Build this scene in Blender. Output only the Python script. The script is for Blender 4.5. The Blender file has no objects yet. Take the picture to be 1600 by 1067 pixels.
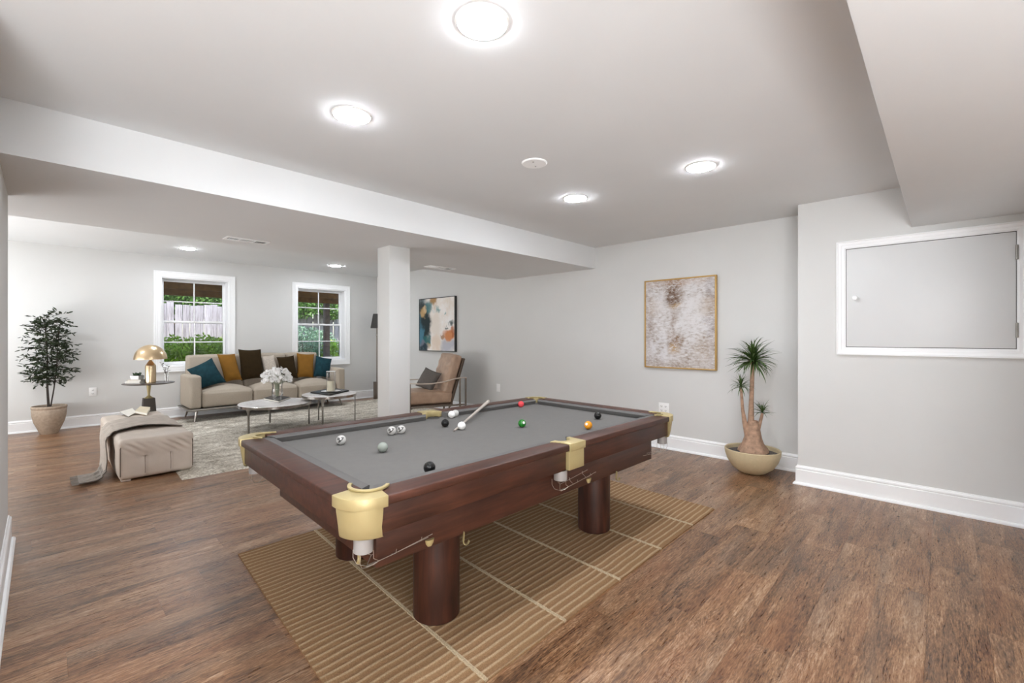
import bpy, bmesh, math, random
from mathutils import Vector, Matrix, noise as mnoise

random.seed(7)
PI = math.pi
R = math.radians
scene = bpy.context.scene
col = scene.collection

# ------------------------------------------------------------------ camera, world, exposure
FPX, YAW, HZ, EYE = 704.3, R(43.74), 526.0, 1.30
cam_d = bpy.data.cameras.new('camera')
cam = bpy.data.objects.new('camera', cam_d)
col.objects.link(cam)
cam.location = (0, 0, EYE)
cam.rotation_euler = (R(90), 0, YAW - R(90))
cam_d.sensor_width = 36.0
cam_d.lens = FPX / 1600 * 36.0
cam_d.shift_y = -(533.5 - HZ) / 1600
cam_d.clip_start = 0.02
scene.camera = cam

LAMP = 100.0          # radiance of the recessed ceiling lights
world = bpy.data.worlds.new('world')
scene.world = world
world.use_nodes = True
wn = world.node_tree
sky = wn.nodes.new('ShaderNodeTexSky')
sky.sky_type = 'NISHITA'
sky.sun_disc = False
sky.sun_elevation = R(48)
sky.sun_rotation = R(200)
wn.links.new(sky.outputs[0], wn.nodes['Background'].inputs[0])
wn.nodes['Background'].inputs[1].default_value = 0.16
sun_d = bpy.data.lights.new('sun', 'SUN')
sun_d.energy = 2.2
sun_d.angle = R(2)
sun_d.color = (1.0, .96, .9)
sun = bpy.data.objects.new('sun', sun_d)
col.objects.link(sun)
sun.rotation_euler = Vector((0.35, 0.62, -0.78)).to_track_quat('-Z', 'Y').to_euler()

def area(name, loc, direction, sx, sy, watts, color=(1, 1, 1)):
    d = bpy.data.lights.new(name, 'AREA'); d.shape = 'RECTANGLE'; d.size = sx; d.size_y = sy
    d.energy = watts; d.color = color
    o = bpy.data.objects.new(name, d); col.objects.link(o)
    o.location = loc; o.rotation_euler = Vector(direction).to_track_quat('-Z', 'Y').to_euler()
    return o
# added fill lights: one bounced off the ceiling, one at the unseen left end
area('bounce_light', (-1.1, -1.35, .3), (.06, .03, 1), 1.6, 1.2, 138, (.93, .963, 1))
area('left_fill_light', (-1.95, 6.9, 1.0), (1, 0, 1.1), 3.2, 1.9, 78, (.97, .985, 1))

scene.view_settings.view_transform = 'Standard'
scene.view_settings.look = 'None'
scene.view_settings.gamma = 1.0
scene.view_settings.use_curve_mapping = False
scene.view_settings.exposure = 0.95
scene.cycles.use_denoising = True
scene.cycles.max_bounces = 14
scene.cycles.diffuse_bounces = 8
scene.cycles.transparent_max_bounces = 16
scene.cycles.sample_clamp_indirect = 8.0
scene.cycles.caustics_reflective = False
scene.cycles.caustics_refractive = False

# ------------------------------------------------------------------ point helpers (photograph pixel + distance -> point)
FW = Vector((math.cos(YAW), math.sin(YAW), 0))
RT = Vector((math.sin(YAW), -math.cos(YAW), 0))
EYEV = Vector((0, 0, EYE))

def ray(px, py):
    return FW + RT * ((px - 800) / FPX) + Vector((0, 0, (HZ - py) / FPX))
def at(px, py, d):
    return EYEV + ray(px, py) * d
def on_z(px, py, z):
    r = ray(px, py); return EYEV + r * ((z - EYE) / r.z)
def on_y(px, py, y):
    r = ray(px, py); return EYEV + r * (y / r.y)
def on_x(px, py, x):
    r = ray(px, py); return EYEV + r * (x / r.x)

# ------------------------------------------------------------------ object helpers
def lin(c):
    return tuple(((v / 255) / 12.92 if v / 255 <= .04045 else ((v / 255 + .055) / 1.055) ** 2.4) for v in c) + (1.0,)

class MB:
    """vertex / face collector that becomes one mesh object"""
    def __init__(self):
        self.v = []; self.f = []; self.attr = None
    def add(self, vs, fs):
        b = len(self.v)
        self.v += [tuple(p) for p in vs]
        self.f += [tuple(b + i for i in f) for f in fs]
        return self
    def box(self, x0, x1, y0, y1, z0, z1):
        return self.add([(x0,y0,z0),(x1,y0,z0),(x1,y1,z0),(x0,y1,z0),(x0,y0,z1),(x1,y0,z1),(x1,y1,z1),(x0,y1,z1)],
                        [(3,2,1,0),(4,5,6,7),(0,1,5,4),(1,2,6,5),(2,3,7,6),(3,0,4,7)])
    def prism(self, poly, a, b, axis='z'):
        n = len(poly)
        area = sum(poly[i][0]*poly[(i+1) % n][1] - poly[(i+1) % n][0]*poly[i][1] for i in range(n))
        if area < 0: poly = poly[::-1]
        def m(p, h):
            return (p[0], p[1], h) if axis == 'z' else ((h, p[0], p[1]) if axis == 'x' else (p[1], h, p[0]))
        vs = [m(p, a) for p in poly] + [m(p, b) for p in poly]
        if b < a: vs = vs[n:] + vs[:n]
        fs = [tuple(range(n))[::-1], tuple(range(n, 2*n))] + [(i, (i+1) % n, n + (i+1) % n, n + i) for i in range(n)]
        return self.add(vs, fs)
    def lathe(self, prof, seg=32, c=(0,0,0), sx=1, sy=1, warp=None):
        vs = []; fs = []; n = len(prof)
        for i in range(seg):
            a = 2*PI*i/seg
            for r, z in prof:
                x, y, zz = r*math.cos(a)*sx, r*math.sin(a)*sy, z
                if warp: x, y, zz = warp(x, y, zz)
                vs.append((c[0]+x, c[1]+y, c[2]+zz))
        for i in range(seg):
            j = (i+1) % seg
            for k in range(n-1):
                fs.append((i*n+k, j*n+k, j*n+k+1, i*n+k+1))
        if prof[0][0] > 1e-6: fs.append(tuple(i*n for i in range(seg))[::-1])
        if prof[-1][0] > 1e-6: fs.append(tuple(i*n+n-1 for i in range(seg)))
        return self.add(vs, fs)
    def tube(self, pts, rad, seg=10, caps=True):
        pts = [Vector(p) for p in pts]; n = len(pts)
        rads = rad if isinstance(rad, (list, tuple)) else [rad]*n
        vs = []; fs = []
        up = Vector((0,0,1)); u = None
        for i, p in enumerate(pts):
            t = (pts[min(i+1, n-1)] - pts[max(i-1, 0)]).normalized()
            if u is None:
                u = t.cross(up) if abs(t.z) < .95 else t.cross(Vector((1,0,0)))
            u = (u - t*u.dot(t)).normalized(); w = t.cross(u)
            for k in range(seg):
                a = 2*PI*k/seg
                vs.append(p + (u*math.cos(a) + w*math.sin(a))*rads[i])
        for i in range(n-1):
            for k in range(seg):
                k2 = (k+1) % seg
                fs.append((i*seg+k, i*seg+k2, (i+1)*seg+k2, (i+1)*seg+k))
        if caps:
            fs.append(tuple(range(seg))[::-1]); fs.append(tuple((n-1)*seg+k for k in range(seg)))
        return self.add(vs, fs)
    def grid(self, fn, nu, nv, flip=False):
        vs = [fn(i/nu, j/nv) for i in range(nu+1) for j in range(nv+1)]
        fs = []
        for i in range(nu):
            for j in range(nv):
                q = (i*(nv+1)+j, (i+1)*(nv+1)+j, (i+1)*(nv+1)+j+1, i*(nv+1)+j+1)
                fs.append(q[::-1] if flip else q)
        return self.add(vs, fs)
    def rbox(self, x0, x1, y0, y1, z0, z1, r=.03, n=8, puff=(0,0,0,0,0,0), fn=None):
        """soft box: rounded edges, faces swollen by puff (-x,+x,-y,+y,-z,+z)"""
        cx, cy, cz = (x0+x1)/2, (y0+y1)/2, (z0+z1)/2
        hx, hy, hz = (x1-x0)/2, (y1-y0)/2, (z1-z0)/2
        def shape(p):
            q = Vector((p[0]*hx, p[1]*hy, p[2]*hz))
            c = Vector((max(-hx+r, min(hx-r, q.x)), max(-hy+r, min(hy-r, q.y)), max(-hz+r, min(hz-r, q.z))))
            d = q - c
            if d.length > 1e-9: q = c + d.normalized()*r
            b = lambda a, b_: (1-a*a)*(1-b_*b_)
            q.x += (puff[1] if p[0] > 0 else -puff[0]) * b(p[1], p[2]) * abs(p[0])
            q.y += (puff[3] if p[1] > 0 else -puff[2]) * b(p[0], p[2]) * abs(p[1])
            q.z += (puff[5] if p[2] > 0 else -puff[4]) * b(p[0], p[1]) * abs(p[2])
            q = Vector((cx, cy, cz)) + q
            return fn(q) if fn else q
        def ts(h):   # denser towards the rounded edge
            e = min(.9, r/h); k = 3
            a = [-1 + e*i/k for i in range(k)]
            m = max(2, n-2*k)
            b_ = [-1+e + (2-2*e)*i/m for i in range(m+1)]
            return a + b_ + [-q for q in a[::-1]]
        tx, ty, tz = ts(hx), ts(hy), ts(hz)
        def face(ta, tb, mk, flip):
            self.grid(lambda u, v: shape(mk(ta[round(u*(len(ta)-1))], tb[round(v*(len(tb)-1))])), len(ta)-1, len(tb)-1, flip)
        for s in (-1, 1):
            face(tx, ty, lambda a, b_: (a, b_, s), s < 0)
            face(ty, tz, lambda a, b_: (s, a, b_), s < 0)
            face(tz, tx, lambda a, b_: (b_, s, a), s < 0)
        return self
    def build(self, name, m=None, parent=None, bevel=0, smooth=True, angle=38, loc=None, rz=0, fn=None, merge=True, segs=2, flatten=False):
        vs = self.v if fn is None else [tuple(fn(p)) for p in self.v]
        me = bpy.data.meshes.new(name)
        me.from_pydata(vs, [], self.f)
        if self.attr is not None:
            a = me.attributes.new('rib', 'FLOAT', 'POINT')
            a.data.foreach_set('value', self.attr)
        elif merge or bevel:
            bm = bmesh.new(); bm.from_mesh(me)
            if merge and not bevel: bmesh.ops.remove_doubles(bm, verts=bm.verts, dist=1e-5)
            if bevel:
                ed = [e for e in bm.edges if len(e.link_faces) == 2 and e.calc_face_angle(0) > R(30)]
                bmesh.ops.bevel(bm, geom=ed, offset=bevel, segments=segs, profile=.5, affect='EDGES', clamp_overlap=True)
            bm.to_mesh(me); bm.free()
        if smooth:
            me.shade_smooth()
            me.set_sharp_from_angle(angle=R(angle))
        if m: me.materials.append(m)
        o = bpy.data.objects.new(name, me)
        col.objects.link(o)
        if parent: o.parent = parent
        if loc is not None: o.location = loc
        o.rotation_euler = (0, 0, rz)
        return o

def inst(src, parent, loc=None, rot=None, scale=None, name=None):
    o = src.copy(); col.objects.link(o); o.parent = parent
    if loc is not None: o.location = loc
    if rot is not None: o.rotation_euler = rot
    if scale is not None: o.scale = scale
    return o
def root(name, loc=(0,0,0), rz=0, label=None, cat=None, group=None, kind=None):
    o = bpy.data.objects.new(name, None); col.objects.link(o)
    o.empty_display_size = .1
    o.location = loc; o.rotation_euler = (0, 0, rz)
    tag(o, label, cat, group, kind)
    return o
def tag(o, label=None, cat=None, group=None, kind=None):
    if label: o['label'] = label
    if cat: o['category'] = cat
    if group: o['group'] = group
    if kind: o['kind'] = kind
    return o
def recenter(o):
    """move a top-level mesh's origin to the middle of its base"""
    me = o.data
    xs = [v.co for v in me.vertices]
    c = Vector((sum(v.x for v in xs)/len(xs), sum(v.y for v in xs)/len(xs), min(v.z for v in xs)))
    me.transform(Matrix.Translation(-c)); o.location = Vector(o.location) + c
    return o

# ------------------------------------------------------------------ materials
class NT:
    def __init__(self, name):
        self.m = bpy.data.materials.new(name); self.m.use_nodes = True
        self.t = self.m.node_tree; self.b = self.t.nodes['Principled BSDF']
    def n(self, typ, **kw):
        o = self.t.nodes.new(typ)
        for k, v in kw.items(): setattr(o, k, v)
        return o
    def l(self, a, b): self.t.links.new(a, b)
    def coord(self, kind='Object', scale=(1,1,1), loc=None, rot=None):
        c = self.n('ShaderNodeTexCoord'); mp = self.n('ShaderNodeMapping')
        self.l(c.outputs[kind], mp.inputs[0]); mp.inputs['Scale'].default_value = scale
        if loc is not None: mp.inputs['Location'].default_value = loc
        if rot is not None: mp.inputs['Rotation'].default_value = rot
        return mp.outputs[0]
    def noise(self, vec, scale=5, detail=3, rough=.5, dist=0):
        o = self.n('ShaderNodeTexNoise'); self.l(vec, o.inputs['Vector'])
        o.inputs['Scale'].default_value = scale; o.inputs['Detail'].default_value = detail
        o.inputs['Roughness'].default_value = rough; o.inputs['Distortion'].default_value = dist
        return o.outputs['Fac']
    def ramp(self, fac, stops, interp='LINEAR'):
        o = self.n('ShaderNodeValToRGB'); self.l(fac, o.inputs[0]); e = o.color_ramp.elements
        o.color_ramp.interpolation = interp
        while len(e) > len(stops): e.remove(e[-1])
        while len(e) < len(stops): e.new(.5)
        for k, (p, c) in enumerate(stops):
            e[k].position = p; e[k].color = c
        return o.outputs[0]
    def math(self, op, a, b=None, clamp=False):
        o = self.n('ShaderNodeMath', operation=op, use_clamp=clamp)
        for i, x in enumerate((a, b)):
            if x is None: continue
            if isinstance(x, (int, float)): o.inputs[i].default_value = x
            else: self.l(x, o.inputs[i])
        return o.outputs[0]
    def mix(self, fac, a, b, mode='MIX'):
        o = self.n('ShaderNodeMix', data_type='RGBA', blend_type=mode)
        ins = (o.inputs[0], o.inputs[6], o.inputs[7])
        for s, x in zip(ins, (fac, a, b)):
            if isinstance(x, (int, float)): s.default_value = x
            elif isinstance(x, tuple): s.default_value = x
            else: self.l(x, s)
        return o.outputs[2]
    def mapr(self, v, a, b, c=0, d=1, smooth=False):
        o = self.n('ShaderNodeMapRange', interpolation_type='SMOOTHSTEP' if smooth else 'LINEAR'); self.l(v, o.inputs[0])
        for i, x in enumerate((a, b, c, d)): o.inputs[i+1].default_value = x
        return o.outputs[0]
    def bump(self, h, strength=.2, dist=.01):
        o = self.n('ShaderNodeBump'); self.l(h, o.inputs['Height'])
        o.inputs['Strength'].default_value = strength; o.inputs['Distance'].default_value = dist
        self.l(o.outputs[0], self.b.inputs['Normal'])
    def base(self, c):
        if isinstance(c, tuple): self.b.inputs['Base Color'].default_value = c
        else: self.l(c, self.b.inputs['Base Color'])
    def rough(self, r, metal=None):
        if isinstance(r, (int, float)): self.b.inputs['Roughness'].default_value = r
        else: self.l(r, self.b.inputs['Roughness'])
        if metal is not None: self.b.inputs['Metallic'].default_value = metal

def plain(name, c, rough=.5, metal=0, var=.06, scale=12, bump=0, bscale=120, spec=None):
    """one colour with slight mottling and optional fine relief"""
    t = NT(name); v = t.coord()
    k = lin(c)
    dark = tuple(x*(1-var) for x in k[:3]) + (1,); lite = tuple(min(1, x*(1+var)) for x in k[:3]) + (1,)
    t.base(t.ramp(t.noise(v, scale, 4), [(.3, dark), (.7, lite)]))
    t.rough(rough, metal)
    if spec is not None: t.b.inputs['Specular IOR Level'].default_value = spec
    if bump: t.bump(t.noise(v, bscale, 3), bump, .004)
    return t.m

M = {}
M['wall'] = plain('wall_paint', (217, 217, 215), .75, var=.012, scale=2, bump=.03, bscale=90)
M['ceil'] = plain('ceiling_paint', (224, 225, 225), .85, var=.012, scale=2, bump=.03, bscale=60)
M['trim'] = plain('trim_paint', (250, 251, 252), .35, var=.01, scale=3)
M['door'] = plain('door_paint', (221, 222, 222), .4, var=.01, scale=3)
M['white_plastic'] = plain('white_plastic', (248, 248, 247), .35, var=.01)
M['slot_dark'] = plain('socket_slot', (60, 58, 56), .6)
M['duct'] = plain('dark_duct', (18, 18, 19), .8)
M['steel'] = plain('brushed_steel', (150, 146, 140), .3, .9, var=.08, scale=30)
M['chrome'] = plain('chrome', (168, 163, 157), .18, .95, var=.05, scale=20)
M['brass'] = plain('brass', (186, 169, 122), .45, .3, var=.02, scale=20)
M['lampgold'] = plain('lamp_gold', (232, 206, 168), .28, .95, var=.03)
M['sleeve'] = plain('sleeve_plastic', (158, 153, 150), .45, var=.01)
M['wire'] = plain('wire', (190, 182, 172), .3, .8)
M['felt'] = plain('grey_felt', (112, 110, 107), .95, var=.025, scale=25, bump=.12, bscale=700, spec=.1)
M['cushion_felt'] = plain('cushion_felt', (104, 102, 100), .95, var=.03, scale=25, bump=.12, bscale=700, spec=.1)
M['sofa'] = plain('sofa_linen', (184, 173, 158), .95, var=.16, scale=260, bump=.25, bscale=420, spec=.15)
M['teal'] = plain('teal_velvet', (26, 60, 69), .8, var=.25, scale=18, bump=.1, bscale=200, spec=.2)
M['mustard'] = plain('mustard_velvet', (134, 94, 36), .85, var=.08, scale=14, bump=.1, bscale=200, spec=.2)
M['darkbrown'] = plain('dark_brown_cloth', (50, 38, 20), .9, var=.1, scale=20, bump=.1, bscale=300, spec=.15)
M['cream'] = plain('cream_linen', (200, 190, 178), .9, var=.12, scale=40, bump=.15, bscale=200, spec=.15)
M['ottoman'] = plain('taupe_leather', (200, 187, 174), .5, var=.06, scale=7, bump=.15, bscale=60)
M['piping'] = plain('taupe_piping', (112, 98, 86), .6, var=.05)
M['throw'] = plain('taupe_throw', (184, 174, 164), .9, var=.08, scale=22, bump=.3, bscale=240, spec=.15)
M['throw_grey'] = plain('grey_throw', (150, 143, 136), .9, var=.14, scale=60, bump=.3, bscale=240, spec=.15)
M['throw_edge'] = plain('throw_edge', (104, 96, 89), .9, var=.1)
M['chairleather'] = plain('tan_leather', (182, 153, 130), .45, var=.14, scale=9, bump=.25, bscale=40)
M['chairback'] = plain('dark_tan_shell', (92, 76, 62), .5, var=.08)
M['chairframe'] = plain('pewter_frame', (132, 122, 112), .3, .75, var=.05)
M['armmetal'] = plain('champagne_metal', (214, 202, 190), .4, .4, var=.03)
M['greypillow'] = plain('charcoal_cloth', (108, 103, 99), .9, var=.08, scale=30, bump=.2, bscale=250, spec=.15)
M['black'] = plain('black_cover', (38, 38, 37), .4, var=.1)
M['paper'] = plain('paper', (228, 224, 214), .8, var=.03)
M['cream_paper'] = plain('cream_paper', (214, 202, 176), .8, var=.05)
M['shade'] = plain('dark_shade', (62, 60, 58), .8, var=.04)
M['darktop'] = plain('dark_stone', (92, 84, 79), .35, var=.12, scale=9)
M['block'] = plain('dark_block', (70, 64, 58), .6, var=.08, scale=30)
M['bowl'] = plain('tan_planter', (204, 187, 152), .6, var=.04, scale=40, bump=.15, bscale=160)
M['gravel'] = plain('dark_gravel', (92, 86, 84), .9, var=.5, scale=140, bump=.8, bscale=120)
M['stonepot'] = plain('stone_pot', (168, 151, 133), .85, var=.14, scale=34, bump=.4, bscale=90)
M['soil'] = plain('soil', (58, 48, 40), .95, var=.4, scale=80, bump=.6, bscale=90)
M['palmleaf'] = plain('palm_leaf', (66, 90, 42), .5, var=.3, scale=9)
M['palmbark'] = plain('palm_bark', (170, 138, 115), .85, var=.28, scale=30, bump=.7, bscale=50)
M['ficusleaf'] = plain('ficus_leaf', (42, 55, 30), .5, var=.4, scale=14)
M['ficusbark'] = plain('ficus_bark', (52, 43, 36), .8, var=.15)
M['petal'] = plain('white_petal', (250, 249, 248), .7, var=.02)
M['stemgreen'] = plain('flower_stem', (150, 156, 134), .6)
M['candle'] = plain('candle_wax', (240, 233, 208), .55, var=.02)
M['succulent'] = plain('succulent', (48, 72, 46), .6, var=.25, scale=60)
M['sprig'] = plain('dark_sprig', (70, 58, 54), .7)
M['goldframe'] = plain('gold_frame', (198, 160, 96), .4, .4, var=.06)
M['darkframe'] = plain('dark_frame', (42, 42, 42), .5)
M['ball_white'] = plain('white_ball', (238, 237, 234), .12, var=.01)
M['ball_black'] = plain('black_ball', (22, 22, 22), .1, var=.02)
M['ball_green'] = plain('green_ball', (28, 124, 34), .12, var=.03)
M['ball_red'] = plain('red_ball', (232, 78, 86), .15, var=.03)
M['ball_orange'] = plain('orange_ball', (232, 152, 32), .12, var=.03)
M['ball_grey'] = plain('grey_ball', (150, 156, 148), .2, var=.03)
M['ball_pale'] = plain('pale_grey_ball', (196, 194, 190), .18, var=.05)
M['ball_mark'] = plain('dark_ball_mark', (92, 90, 87), .3, var=.2, scale=60)
M['cue'] = plain('pale_cue_wood', (186, 176, 166), .4, var=.05)
M['cue_tip'] = plain('cue_tip', (120, 112, 106), .8)
def fence_mat():
    t = NT('weathered_board'); oi = t.n('ShaderNodeObjectInfo')
    ad = t.n('ShaderNodeVectorMath', operation='ADD'); cb = t.n('ShaderNodeCombineXYZ'); t.l(t.math('MULTIPLY', oi.outputs['Random'], 40), cb.inputs[0])
    t.l(t.coord('Object', (26, 26, 1.6)), ad.inputs[0]); t.l(cb.outputs[0], ad.inputs[1])
    g = t.noise(ad.outputs[0], 1.6, 5, .65)
    c = t.ramp(g, [(.32, lin((138, 130, 130))), (.5, lin((196, 190, 194))), (.68, lin((222, 217, 220)))])
    c = t.mix(t.mapr(oi.outputs['Random'], 0, 1, 0, .38), c, lin((126, 120, 124)))
    t.base(c); t.rough(.9); return t.m
M['fence'] = fence_mat()
M['deckwood'] = plain('deck_wood', (150, 108, 58), .8, var=.3, scale=10, bump=.3)
M['postwood'] = plain('post_wood', (126, 112, 104), .85, var=.2, scale=14, bump=.3)
M['shrub'] = plain('bright_leaf', (176, 212, 84), .5, var=.5, scale=5)
M['shrubdark'] = plain('blue_green_leaf', (150, 186, 158), .5, var=.5, scale=6)
M['hedge'] = plain('hedge_leaf', (104, 146, 66), .5, var=.5, scale=5)
M['ground'] = plain('garden_ground', (150, 150, 120), .95, var=.25, scale=6)
M['twig'] = plain('twig', (112, 96, 76), .9)

def emit(name, c, s):
    t = NT(name)
    t.b.inputs['Base Color'].default_value = lin(c)
    t.b.inputs['Emission Color'].default_value = lin(c)
    t.b.inputs['Emission Strength'].default_value = s
    return t.m
M['lamp'] = emit('lamp_diffuser', (242, 247, 255), LAMP)

def window_glass(name, ior=1.45, k=1.0):
    t = NT(name)
    tr = t.n('ShaderNodeBsdfTransparent'); gl = t.n('ShaderNodeBsdfGlossy'); gl.inputs['Roughness'].default_value = .02
    fr = t.n('ShaderNodeFresnel'); fr.inputs[0].default_value = ior
    mx = t.n('ShaderNodeMixShader'); t.l(t.math('MULTIPLY', fr.outputs[0], k), mx.inputs[0]); t.l(tr.outputs[0], mx.inputs[1]); t.l(gl.outputs[0], mx.inputs[2])
    t.l(mx.outputs[0], t.t.nodes['Material Output'].inputs[0])
    return t.m
M['pane'] = window_glass('window_glass')
M['glass'] = window_glass('clear_glass', 1.4, .6)

def wood(name, c0, c1, c2, rough=.3, sc=(1.2, 14, 14), spec=.5):
    t = NT(name); v = t.coord('Object', sc)
    g = t.noise(v, 2.2, 8, .6, .5); g2 = t.noise(t.coord('Object', (3, 3, 3)), 2, 2)
    f = t.math('ADD', t.math('MULTIPLY', g, .75), t.math('MULTIPLY', g2, .25))
    t.base(t.ramp(f, [(.32, lin(c0)), (.5, lin(c1)), (.68, lin(c2))]))
    t.rough(rough); t.bump(g, .05, .003)
    return t.m
M['mahogany'] = wood('mahogany', (44, 23, 15), (68, 38, 27), (90, 52, 38), .44)
M['mahogany_leg'] = wood('mahogany_leg', (40, 20, 14), (62, 33, 23), (84, 46, 33), .42, (14, 14, 1.2))

def plank_mat():
    t = NT('oak_plank')
    oi = t.n('ShaderNodeObjectInfo'); tc = t.n('ShaderNodeTexCoord')
    off = t.n('ShaderNodeCombineXYZ')
    t.l(t.math('MULTIPLY', oi.outputs['Random'], 61.0), off.inputs[0]); t.l(t.math('MULTIPLY', oi.outputs['Random'], 23.7), off.inputs[1])
    t.l(t.math('MULTIPLY', oi.outputs['Random'], 9.1), off.inputs[2])
    ad = t.n('ShaderNodeVectorMath', operation='ADD'); t.l(tc.outputs['Object'], ad.inputs[0]); t.l(off.outputs[0], ad.inputs[1])
    def mp(s):
        m = t.n('ShaderNodeMapping'); t.l(ad.outputs[0], m.inputs[0]); m.inputs['Scale'].default_value = s; return m.outputs[0]
    big = t.noise(mp((1.1, 6, 1)), 1.6, 4, .55, .8)
    streak = t.noise(mp((2.2, 26, 1)), 3.2, 8, .72, .7)
    fine = t.noise(mp((9, 62, 1)), 3.0, 7, .72, .6)
    ringsrc = t.noise(mp((1.5, 7.5, 1)), 1.6, 3, .5, .6)
    ring = t.math('SINE', t.math('MULTIPLY', ringsrc, 190.0))
    f = t.math('ADD', t.math('MULTIPLY', big, .28), t.math('ADD', t.math('MULTIPLY', streak, .34), t.math('MULTIPLY', fine, .44)))
    f = t.math('ADD', f, t.math('MULTIPLY', t.math('SUBTRACT', oi.outputs['Random'], .5), .04))
    c = t.ramp(f, [(.39, lin((38, 25, 17))), (.455, lin((80, 55, 38))), (.52, lin((126, 91, 63))), (.58, lin((158, 121, 89))), (.65, lin((190, 163, 136)))])
    # reddish / greyish drift
    tone = t.noise(mp((.9, 5, 1)), 1.3, 2)
    c = t.mix(t.mapr(tone, .5, .7, 0, .3), c, lin((136, 86, 56)))
    c = t.mix(t.mapr(tone, .48, .3, 0, .38), c, lin((104, 89, 77)))
    # limed and dark cathedral lines, only where the grain swirls
    swirl = t.mapr(t.noise(mp((1.0, 5, 1)), 1.5, 3, .5, .8), .50, .62)
    c = t.mix(t.math('MULTIPLY', swirl, t.mapr(ring, .55, 1, 0, .26)), c, lin((182, 160, 138)))
    c = t.mix(t.math('MULTIPLY', swirl, t.mapr(ring, -.55, -1, 0, .34)), c, lin((48, 33, 24)))
    knot = t.noise(mp((4, 14, 1)), 1.2, 5, .6, 1.2)
    c = t.mix(t.mapr(knot, .70, .76, 0, .5), c, lin((45, 33, 26)))
    t.base(c)
    t.rough(t.mapr(streak, .3, .7, .24, .40))
    t.bump(t.math('ADD', fine, streak), .22, .0022)
    return t.m
M['plank'] = plank_mat()

def shag_mat():
    t = NT('grey_shag'); v = t.coord()
    a = t.noise(v, 48, 5, .8); b = t.noise(t.coord('Object', (1.3, 2, 1)), 3.2, 5, .65, .6)
    f = t.math('ADD', t.math('MULTIPLY', a, .62), t.math('MULTIPLY', b, .38))
    t.base(t.ramp(f, [(.36, lin((124, 117, 105))), (.5, lin((200, 192, 178))), (.62, lin((252, 248, 238)))]))
    t.rough(1.0); t.b.inputs['Specular IOR Level'].default_value = .05
    t.bump(a, .45, .01)
    return t.m
M['shag'] = shag_mat()

def rib_mat():
    t = NT('ribbed_sisal'); v = t.coord()
    at_ = t.n('ShaderNodeAttribute', attribute_name='rib')
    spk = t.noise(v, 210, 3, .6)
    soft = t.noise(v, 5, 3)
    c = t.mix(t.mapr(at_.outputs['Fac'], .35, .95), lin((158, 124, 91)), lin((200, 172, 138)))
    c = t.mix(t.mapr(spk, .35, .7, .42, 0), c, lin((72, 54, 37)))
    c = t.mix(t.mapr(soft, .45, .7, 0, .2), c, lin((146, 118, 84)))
    t.base(c); t.rough(.98); t.b.inputs['Specular IOR Level'].default_value = .08
    t.bump(spk, .35, .003)
    return t.m
M['rib'] = rib_mat()
M['seam'] = plain('woven_seam', (184, 165, 137), .95, var=.3, scale=160, bump=.7, bscale=170, spec=.08)

def marble_mat():
    t = NT('white_marble'); v = t.coord()
    n = t.noise(v, 2.6, 6, .6, 1.4)
    c = t.ramp(n, [(.40, lin((250, 249, 248))), (.50, lin((243, 240, 238))), (.52, lin((212, 205, 202))), (.54, lin((243, 241, 239))), (.8, lin((250, 249, 249)))])
    t.base(c); t.rough(.3)
    return t.m
M['marble'] = marble_mat()

def painting(name, base, blobs, w, h, brush, broken=False):
    """blobs: (u, v, ru, rv, colour, strength) laid over each other like paint, object coords x=u z=v"""
    t = NT(name); tc = t.n('ShaderNodeTexCoord')
    nz = t.n('ShaderNodeTexNoise'); t.l(tc.outputs['Object'], nz.inputs['Vector']); nz.inputs['Scale'].default_value = 6; nz.inputs['Detail'].default_value = 6
    sub = t.n('ShaderNodeVectorMath', operation='SUBTRACT'); t.l(nz.outputs['Color'], sub.inputs[0]); sub.inputs[1].default_value = (.5, .5, .5)
    sc = t.n('ShaderNodeVectorMath', operation='SCALE'); t.l(sub.outputs[0], sc.inputs[0]); sc.inputs['Scale'].default_value = brush
    ad = t.n('ShaderNodeVectorMath', operation='ADD'); t.l(tc.outputs['Object'], ad.inputs[0]); t.l(sc.outputs[0], ad.inputs[1])
    sp = t.n('ShaderNodeSeparateXYZ'); t.l(ad.outputs[0], sp.inputs[0])
    u = t.mapr(sp.outputs[0], -w/2, w/2); v = t.mapr(sp.outputs[2], -h/2, h/2)
    c = base(t)
    br = t.mapr(t.noise(t.coord('Object', (3, 1, 6)), 9, 8, .72, .4), .36, .60) if broken else None
    for bu, bv, ru, rv, colr, s in blobs:
        dx = t.math('DIVIDE', t.math('SUBTRACT', u, bu), ru); dy = t.math('DIVIDE', t.math('SUBTRACT', v, bv), rv)
        d = t.math('SQRT', t.math('ADD', t.math('MULTIPLY', dx, dx), t.math('MULTIPLY', dy, dy)))
        k = t.mapr(d, 1.6, .2, 0, min(1, s*1.35), True) if broken else t.mapr(d, 1.25, .45, 0, s, True)
        c = t.mix(t.math('MULTIPLY', k, br) if broken else k, c, lin(colr))
    t.base(c); t.rough(.6)
    t.bump(t.noise(t.coord('Object', (3, 1, 14)), 14, 4), .15, .003)
    return t.m

# ------------------------------------------------------------------ the room
XR, XB, XL = 5.03, 4.633, -.145          # right wall, boxed-out wall, left wall end
ZC, ZS, ZK = 2.465, 2.194, 2.585         # ceiling, beam underside, ceiling of the sitting area
YF, YB_ = 3.307, 4.975                   # beam front and back
YRE = -.428                              # short wall at the right edge
WALL_A = math.atan(-.0245)
W0 = Vector((-.3, 9.0, 0))               # back wall: local x runs along it, local y points outdoors
def wallx(X): return (X + .3) / math.cos(WALL_A)

def struct(name, mb, m, parent=None, **kw):
    o = mb.build(name, m, parent, **kw)
    if parent is None: o['kind'] = 'structure'
    return o

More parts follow.
